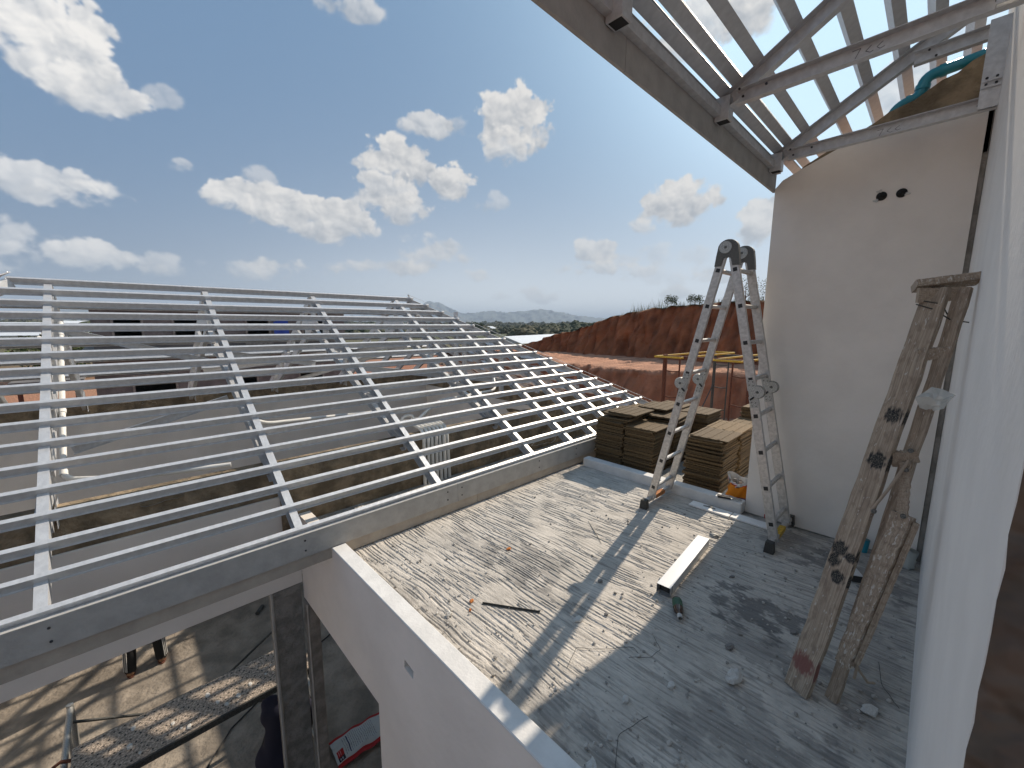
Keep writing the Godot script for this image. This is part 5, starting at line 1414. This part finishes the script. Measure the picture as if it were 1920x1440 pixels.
func cement_sack():
	var im := Image.create(256, 160, false, Image.FORMAT_RGB8)
	im.fill(Color(0.72, 0.73, 0.72))
	im.fill_rect(Rect2i(0, 0, 256, 18), Color(0.62, 0.03, 0.04)); im.fill_rect(Rect2i(0, 142, 256, 18), Color(0.62, 0.03, 0.04))
	im.fill_rect(Rect2i(10, 82, 26, 34), Color(0.64, 0.05, 0.06)); im.fill_rect(Rect2i(10, 116, 26, 22), Color(0.08, 0.08, 0.13))
	im.fill_rect(Rect2i(15, 121, 5, 12), Color(0.6, 0.6, 0.65)); im.fill_rect(Rect2i(23, 121, 5, 12), Color(0.6, 0.6, 0.65))
	im.fill_rect(Rect2i(15, 90, 3, 20), Color(0.75, 0.5, 0.5)); im.fill_rect(Rect2i(22, 88, 3, 22), Color(0.75, 0.5, 0.5))
	im.fill_rect(Rect2i(60, 34, 4, 92), Color(0.10, 0.10, 0.28))
	var q := RandomNumberGenerator.new(); q.seed = 4
	for k in 16:
		var y := 34
		while y < 120:
			var l := q.randi_range(3, 12)
			im.fill_rect(Rect2i(44 + (k * 8 if k < 2 else k * 8 + 10), y, 2, l), Color(0.42, 0.43, 0.47))
			y += l + 3
	var m := StandardMaterial3D.new(); m.albedo_texture = ImageTexture.create_from_image(im); m.roughness = 0.6
	var b := MB.new()
	var A := V(-3.985, FLOOR, -1.20); var U := V(0.05, 0, -0.60); var W := V(0.34, 0, 0.02)
	var hgt := func(u, v): return 0.012 + 0.085 * pow(sin(PI * clampf(u, 0.03, 0.97)), 0.35) * pow(sin(PI * clampf(v, 0.04, 0.96)), 0.4) + 0.010 * sin(u * 19.0 + v * 7.0) * sin(PI * u) + 0.008 * sin(v * 23.0 + u * 4.0) * sin(PI * v)
	for i in 24:
		for k in 16:
			var p := []
			for w in [[0, 0], [1, 0], [1, 1], [0, 1]]:
				var u: float = (i + w[0]) / 24.0; var v: float = (k + w[1]) / 16.0
				p.append(A + U * u + W * v + V(0, hgt.call(u, v), 0))
			b.quv(p[0], p[1], p[2], p[3], Vector2(i / 24.0, k / 16.0), Vector2((i + 1) / 24.0, (k + 1) / 16.0))
	one("cement_sack", b, m, "white cement sack with red edges on the ground floor below the parapet", "sack")

# ------------------------------------------------------------------ people
func body(bones: Array, cell: float, blend := 0.03) -> MB:
	# tapered capsules joined with a smooth minimum, meshed as surface nets; bones: [a, b, ra, rb, colour]
	var lo := Vector3.INF; var hi := -Vector3.INF
	for q in bones:
		var r: float = maxf(q[2], q[3]) + 2.5 * cell
		for p in [q[0], q[1]]:
			lo = lo.min(p - Vector3.ONE * r); hi = hi.max(p + Vector3.ONE * r)
	var n := Vector3i(((hi - lo) / cell).ceil()) + Vector3i.ONE
	var val := PackedFloat32Array(); val.resize(n.x * n.y * n.z); val.fill(9.0)
	var who := PackedInt32Array(); who.resize(val.size())
	var best := PackedFloat32Array(); best.resize(val.size()); best.fill(9.0)
	for bi in bones.size():
		var q = bones[bi]
		var A: Vector3 = q[0]; var AB: Vector3 = q[1] - q[0]
		var l2 := maxf(AB.length_squared(), 1e-9)
		var r := maxf(q[2], q[3]) + blend + 2.0 * cell
		var c0 := Vector3i(((A.min(q[1]) - Vector3.ONE * r - lo) / cell).floor()).clamp(Vector3i.ZERO, n - Vector3i.ONE)
		var c1 := Vector3i(((A.max(q[1]) + Vector3.ONE * r - lo) / cell).ceil()).clamp(Vector3i.ZERO, n - Vector3i.ONE)
		for k in range(c0.z, c1.z + 1):
			for j in range(c0.y, c1.y + 1):
				for i in range(c0.x, c1.x + 1):
					var p := lo + Vector3(i, j, k) * cell
					var t := clampf((p - A).dot(AB) / l2, 0, 1)
					var d := p.distance_to(A + AB * t) - lerpf(q[2], q[3], t)
					var at := (k * n.y + j) * n.x + i
					if d < best[at]: best[at] = d; who[at] = bi
					var e := val[at]
					var hh := maxf(blend - absf(d - e), 0.0) / blend
					val[at] = minf(d, e) - hh * hh * blend * 0.25
	var vid := {}
	var pos := []; var col := []
	for k in n.z - 1:
		for j in n.y - 1:
			for i in n.x - 1:
				var s := Vector3.ZERO; var m := 0
				var f := []
				for c in 8: f.append(val[((k + (c >> 2)) * n.y + j + ((c >> 1) & 1)) * n.x + i + (c & 1)])
				for ed in [[0, 1], [2, 3], [4, 5], [6, 7], [0, 2], [1, 3], [4, 6], [5, 7], [0, 4], [1, 5], [2, 6], [3, 7]]:
					var a: float = f[ed[0]]; var b: float = f[ed[1]]
					if (a < 0) != (b < 0):
						var t := a / (a - b)
						var pa := Vector3(ed[0] & 1, (ed[0] >> 1) & 1, ed[0] >> 2); var pb := Vector3(ed[1] & 1, (ed[1] >> 1) & 1, ed[1] >> 2)
						s += pa.lerp(pb, t); m += 1
				if m > 0:
					vid[(k * n.y + j) * n.x + i] = pos.size()
					pos.append(lo + (Vector3(i, j, k) + s / m) * cell)
					col.append(bones[who[(k * n.y + j) * n.x + i]][4])
	var quads := []
	for k in range(1, n.z - 1):
		for j in range(1, n.y - 1):
			for i in range(1, n.x - 1):
				var at := (k * n.y + j) * n.x + i
				for ax in 3:
					var st: int = [1, n.x, n.x * n.y][ax]
					if (val[at] < 0) == (val[at + st] < 0): continue
					var u: int = [n.x, n.x * n.y, 1][ax]; var w: int = [n.x * n.y, 1, n.x][ax]
					var q := [vid[at], vid[at - u], vid[at - u - w], vid[at - w]]
					if val[at] < 0: q.reverse()
					quads.append(q)
	var nor := []
	for p in pos: nor.append(Vector3.ZERO)
	for q in quads:
		var fn: Vector3 = (pos[q[2]] - pos[q[0]]).cross(pos[q[3]] - pos[q[1]])
		for w in q: nor[w] += fn
	var b := MB.new()
	for q in quads:
		for w in [0, 1, 2, 0, 2, 3]:
			b.col = col[q[w]]
			b.vert(pos[q[w]], -nor[q[w]].normalized())
	return b

func hand_bones(wrist: Vector3, fwd: Vector3, up: Vector3, c: Color, s := 1.0) -> Array:
	var side := fwd.cross(up).normalized() * s
	var palm := wrist + fwd * 0.075
	var out := [[wrist, palm, 0.026, 0.032, c], [wrist + side * 0.012, palm + side * 0.022, 0.02, 0.02, c], [wrist - side * 0.012, palm - side * 0.022, 0.02, 0.02, c]]
	for k in 4:
		var base := palm + side * (0.030 - 0.020 * k)
		var l: float = [0.062, 0.075, 0.070, 0.055][k]
		var m := base + fwd * l * 0.55 - up * 0.012
		out.append([base, m, 0.0095, 0.009, c]); out.append([m, m + fwd * l * 0.35 - up * 0.028, 0.009, 0.0078, c])
	var tb := wrist + fwd * 0.03 + side * 0.028
	out.append([tb, tb + side * 0.022 + fwd * 0.03, 0.011, 0.010, c]); out.append([tb + side * 0.022 + fwd * 0.03, tb + side * 0.020 + fwd * 0.058 - up * 0.01, 0.010, 0.008, c])
	return out

func head_bones(c: Vector3, face: Vector3, skin: Color, hair: Color) -> Array:
	var r := face.cross(Vector3.UP).normalized()
	return [[c + V(0, 0.02, 0) - face * 0.02, c + V(0, 0.03, 0) + face * 0.015, 0.088, 0.08, skin], [c - V(0, 0.06, 0) + face * 0.035, c - V(0, 0.075, 0) + face * 0.05, 0.05, 0.035, skin],
		[c + face * 0.088 + V(0, 0.012, 0), c + face * 0.104 - V(0, 0.022, 0), 0.009, 0.014, skin],
		[c + r * 0.082 + V(0, 0.01, 0), c + r * 0.086 - V(0, 0.025, 0), 0.014, 0.012, skin], [c - r * 0.082 + V(0, 0.01, 0), c - r * 0.086 - V(0, 0.025, 0), 0.014, 0.012, skin],
		[c + r * 0.032 + face * 0.083 + V(0, 0.012, 0), c + r * 0.036 + face * 0.082 + V(0, 0.012, 0), 0.009, 0.009, Color(0.03, 0.02, 0.015)], [c - r * 0.032 + face * 0.083 + V(0, 0.012, 0), c - r * 0.036 + face * 0.082 + V(0, 0.012, 0), 0.009, 0.009, Color(0.03, 0.02, 0.015)],
		[c + r * 0.018 + face * 0.084 - V(0, 0.055, 0), c - r * 0.018 + face * 0.084 - V(0, 0.055, 0), 0.009, 0.009, Color(0.22, 0.08, 0.06)],
		[c + V(0, 0.055, 0) - face * 0.035, c + V(0, 0.062, 0) + face * 0.03, 0.088, 0.07, hair], [c - face * 0.05, c - V(0, 0.03, 0) - face * 0.055, 0.07, 0.05, hair]]

func people():
	var skin := Color(0.30, 0.16, 0.09); var black := Color(0.012, 0.012, 0.014); var hair := Color(0.012, 0.01, 0.009); var navy := Color(0.012, 0.014, 0.030)
	# the worker whose legs show under the eave beam, facing the far wall
	var B := V(-6.62, FLOOR, 0.10)
	var shirt := Color(0.10, 0.11, 0.13)
	var hl := B + V(0, 0.90, 0.09); var hr := B + V(0, 0.90, -0.09)
	var kl := B + V(-0.02, 0.49, 0.14); var kr := B + V(-0.03, 0.49, -0.12)
	var al := B + V(0.02, 0.085, 0.165); var ar := B + V(0.0, 0.085, -0.135)
	var bones := [[hl, kl, 0.088, 0.066, black], [kl, al, 0.066, 0.060, black], [hr, kr, 0.088, 0.066, black], [kr, ar, 0.066, 0.060, black],
		[hl, hr, 0.105, 0.105, black], [B + V(0, 0.95, 0), B + V(0, 1.16, 0), 0.125, 0.12, shirt], [B + V(0, 1.30, 0.09), B + V(0, 1.30, -0.09), 0.11, 0.11, shirt], [B + V(0, 1.15, 0), B + V(0, 1.30, 0), 0.125, 0.13, shirt],
		[B + V(0, 1.40, 0.15), B + V(0, 1.40, -0.15), 0.06, 0.06, shirt], [B + V(0, 1.40, 0), B + V(-0.01, 1.52, 0), 0.055, 0.05, skin]]
	for s in [1.0, -1.0]:
		var sh = B + V(0, 1.40, 0.18 * s); var el = B + V(-0.16, 1.24, 0.25 * s); var wr = B + V(-0.40, 1.34, 0.17 * s)
		bones.append([sh, el, 0.052, 0.043, shirt]); bones.append([el, wr, 0.040, 0.028, skin])
		bones.append_array(hand_bones(wr, V(-1, 0.15, 0).normalized(), V(0, 0, s), skin, s))
		var an: Vector3 = al if s > 0 else ar
		bones.append([V(an.x, FLOOR + 0.075, an.z), V(an.x - 0.02, FLOOR + 0.045, an.z), 0.036, 0.032, skin])
		bones.append([V(an.x + 0.03, FLOOR + 0.040, an.z), V(an.x - 0.15, FLOOR + 0.036, an.z + 0.02 * s), 0.030, 0.028, skin])
	bones.append_array(head_bones(B + V(-0.02, 1.63, 0), V(-1, 0, 0), skin, hair))
	var o := thing("person", B, "standing person in black striped track trousers and sandals inside the house", "person")
	part("body", body(bones, 0.017), M.painted_vertices, o)
	for s in [1.0, -1.0]:
		var an: Vector3 = al if s > 0 else ar; var kn: Vector3 = kl if s > 0 else kr
		for e in [-0.018, 0.0, 0.018]:
			var b := MB.new()
			b.tube([an + V(0.042 + e, 0.01, (0.046 - e * 0.8) * s), an.lerp(kn, 0.5) + V(0.044 + e, 0, (0.048 - e * 0.8) * s), kn + V(0.046 + e, 0, (0.05 - e * 0.8) * s)], 0.005, 5)
			part("trouser_stripe", b, M.rubble_white, o)
		var sd := MB.new()
		var pr := PackedVector2Array([])
		for k in 16:
			var a := TAU * k / 16.0
			pr.append(Vector2(cos(a) * 0.046, sin(a) * 0.135))
		var cx := an.x - 0.06
		for k in 16:
			var p := pr[k]; var q := pr[(k + 1) % 16]
			sd.face([V(cx, FLOOR + 0.016, an.z), V(cx + p.y, FLOOR + 0.016, an.z + p.x), V(cx + q.y, FLOOR + 0.016, an.z + q.x)], V(cx, FLOOR, an.z))
			sd.face([V(cx + p.y, FLOOR + 0.016, an.z + p.x), V(cx + q.y, FLOOR + 0.016, an.z + q.x), V(cx + q.y, FLOOR + 0.001, an.z + q.x), V(cx + p.y, FLOOR + 0.001, an.z + p.x)], V(cx, FLOOR + 0.01, an.z))
		sd.tube([V(cx - 0.06, FLOOR + 0.018, an.z + 0.045), V(cx - 0.055, FLOOR + 0.066, an.z + 0.02), V(cx - 0.055, FLOOR + 0.066, an.z - 0.02), V(cx - 0.06, FLOOR + 0.018, an.z - 0.045)], 0.010, 6)
		part("sandal", sd, M.rust, o)
	# the second worker crouching behind the corner column
	B = V(-4.02, FLOOR, -0.80)
	var fwd := V(-0.75, 0, -0.66).normalized(); var sd2 := V(fwd.z, 0, -fwd.x)
	var hip := B + V(0, 0.30, 0) - fwd * 0.10; var chest := B + V(0, 0.62, 0) + fwd * 0.04; var neck := B + V(0, 0.76, 0) + fwd * 0.09
	bones = [[hip + sd2 * 0.08, hip - sd2 * 0.08, 0.12, 0.12, navy], [hip, chest, 0.135, 0.14, navy], [chest + sd2 * 0.10, chest - sd2 * 0.10, 0.105, 0.105, navy], [neck + sd2 * 0.14 - V(0, 0.06, 0), neck - sd2 * 0.14 - V(0, 0.06, 0), 0.06, 0.06, navy], [neck - V(0, 0.04, 0), neck + V(0, 0.06, 0) + fwd * 0.02, 0.052, 0.05, skin]]
	for s in [1.0, -1.0]:
		var kn = B + V(0, 0.47, 0) + fwd * 0.24 + sd2 * 0.15 * s; var an = B + V(0, 0.10, 0) + fwd * 0.10 + sd2 * 0.13 * s
		bones.append([hip + sd2 * 0.09 * s, kn, 0.092, 0.068, black]); bones.append([kn, an, 0.066, 0.045, black])
		bones.append([an - V(0, 0.06, 0), an - V(0, 0.065, 0) + fwd * 0.14, 0.036, 0.03, skin])
		var sh = neck - V(0, 0.07, 0) + sd2 * 0.17 * s; var el = B + V(0, 0.48, 0) + fwd * 0.20 + sd2 * 0.24 * s; var wr = B + V(0, 0.40, 0) + fwd * 0.42 + sd2 * 0.12 * s
		bones.append([sh, el, 0.056, 0.046, navy]); bones.append([el, wr, 0.042, 0.03, navy])
		bones.append_array(hand_bones(wr, fwd, V(0, 1, 0), skin, s))
	bones.append_array(head_bones(neck + V(0, 0.15, 0) + fwd * 0.04, (fwd - V(0, 0.25, 0)).normalized(), skin, hair))
	o = thing("person", B, "crouching person in dark navy clothes behind the corner column", "person")
	part("body", body(bones, 0.016), M.painted_vertices, o)

func _ready():
	rng.seed = 2024
	nz.noise_type = FastNoiseLite.TYPE_SIMPLEX_SMOOTH; nz.frequency = 0.1; nz.fractal_octaves = 4; nz.seed = 11
	light_and_camera()
	materials()
	land()
	house()
	lower_roof()
	upper_roof()
	far_things()
	scaffolds()
	tile_stacks()
	pipes()
	multi_ladder()
	wooden_trestle()
	sack()
	cement_sack()
	people()
	small_things()
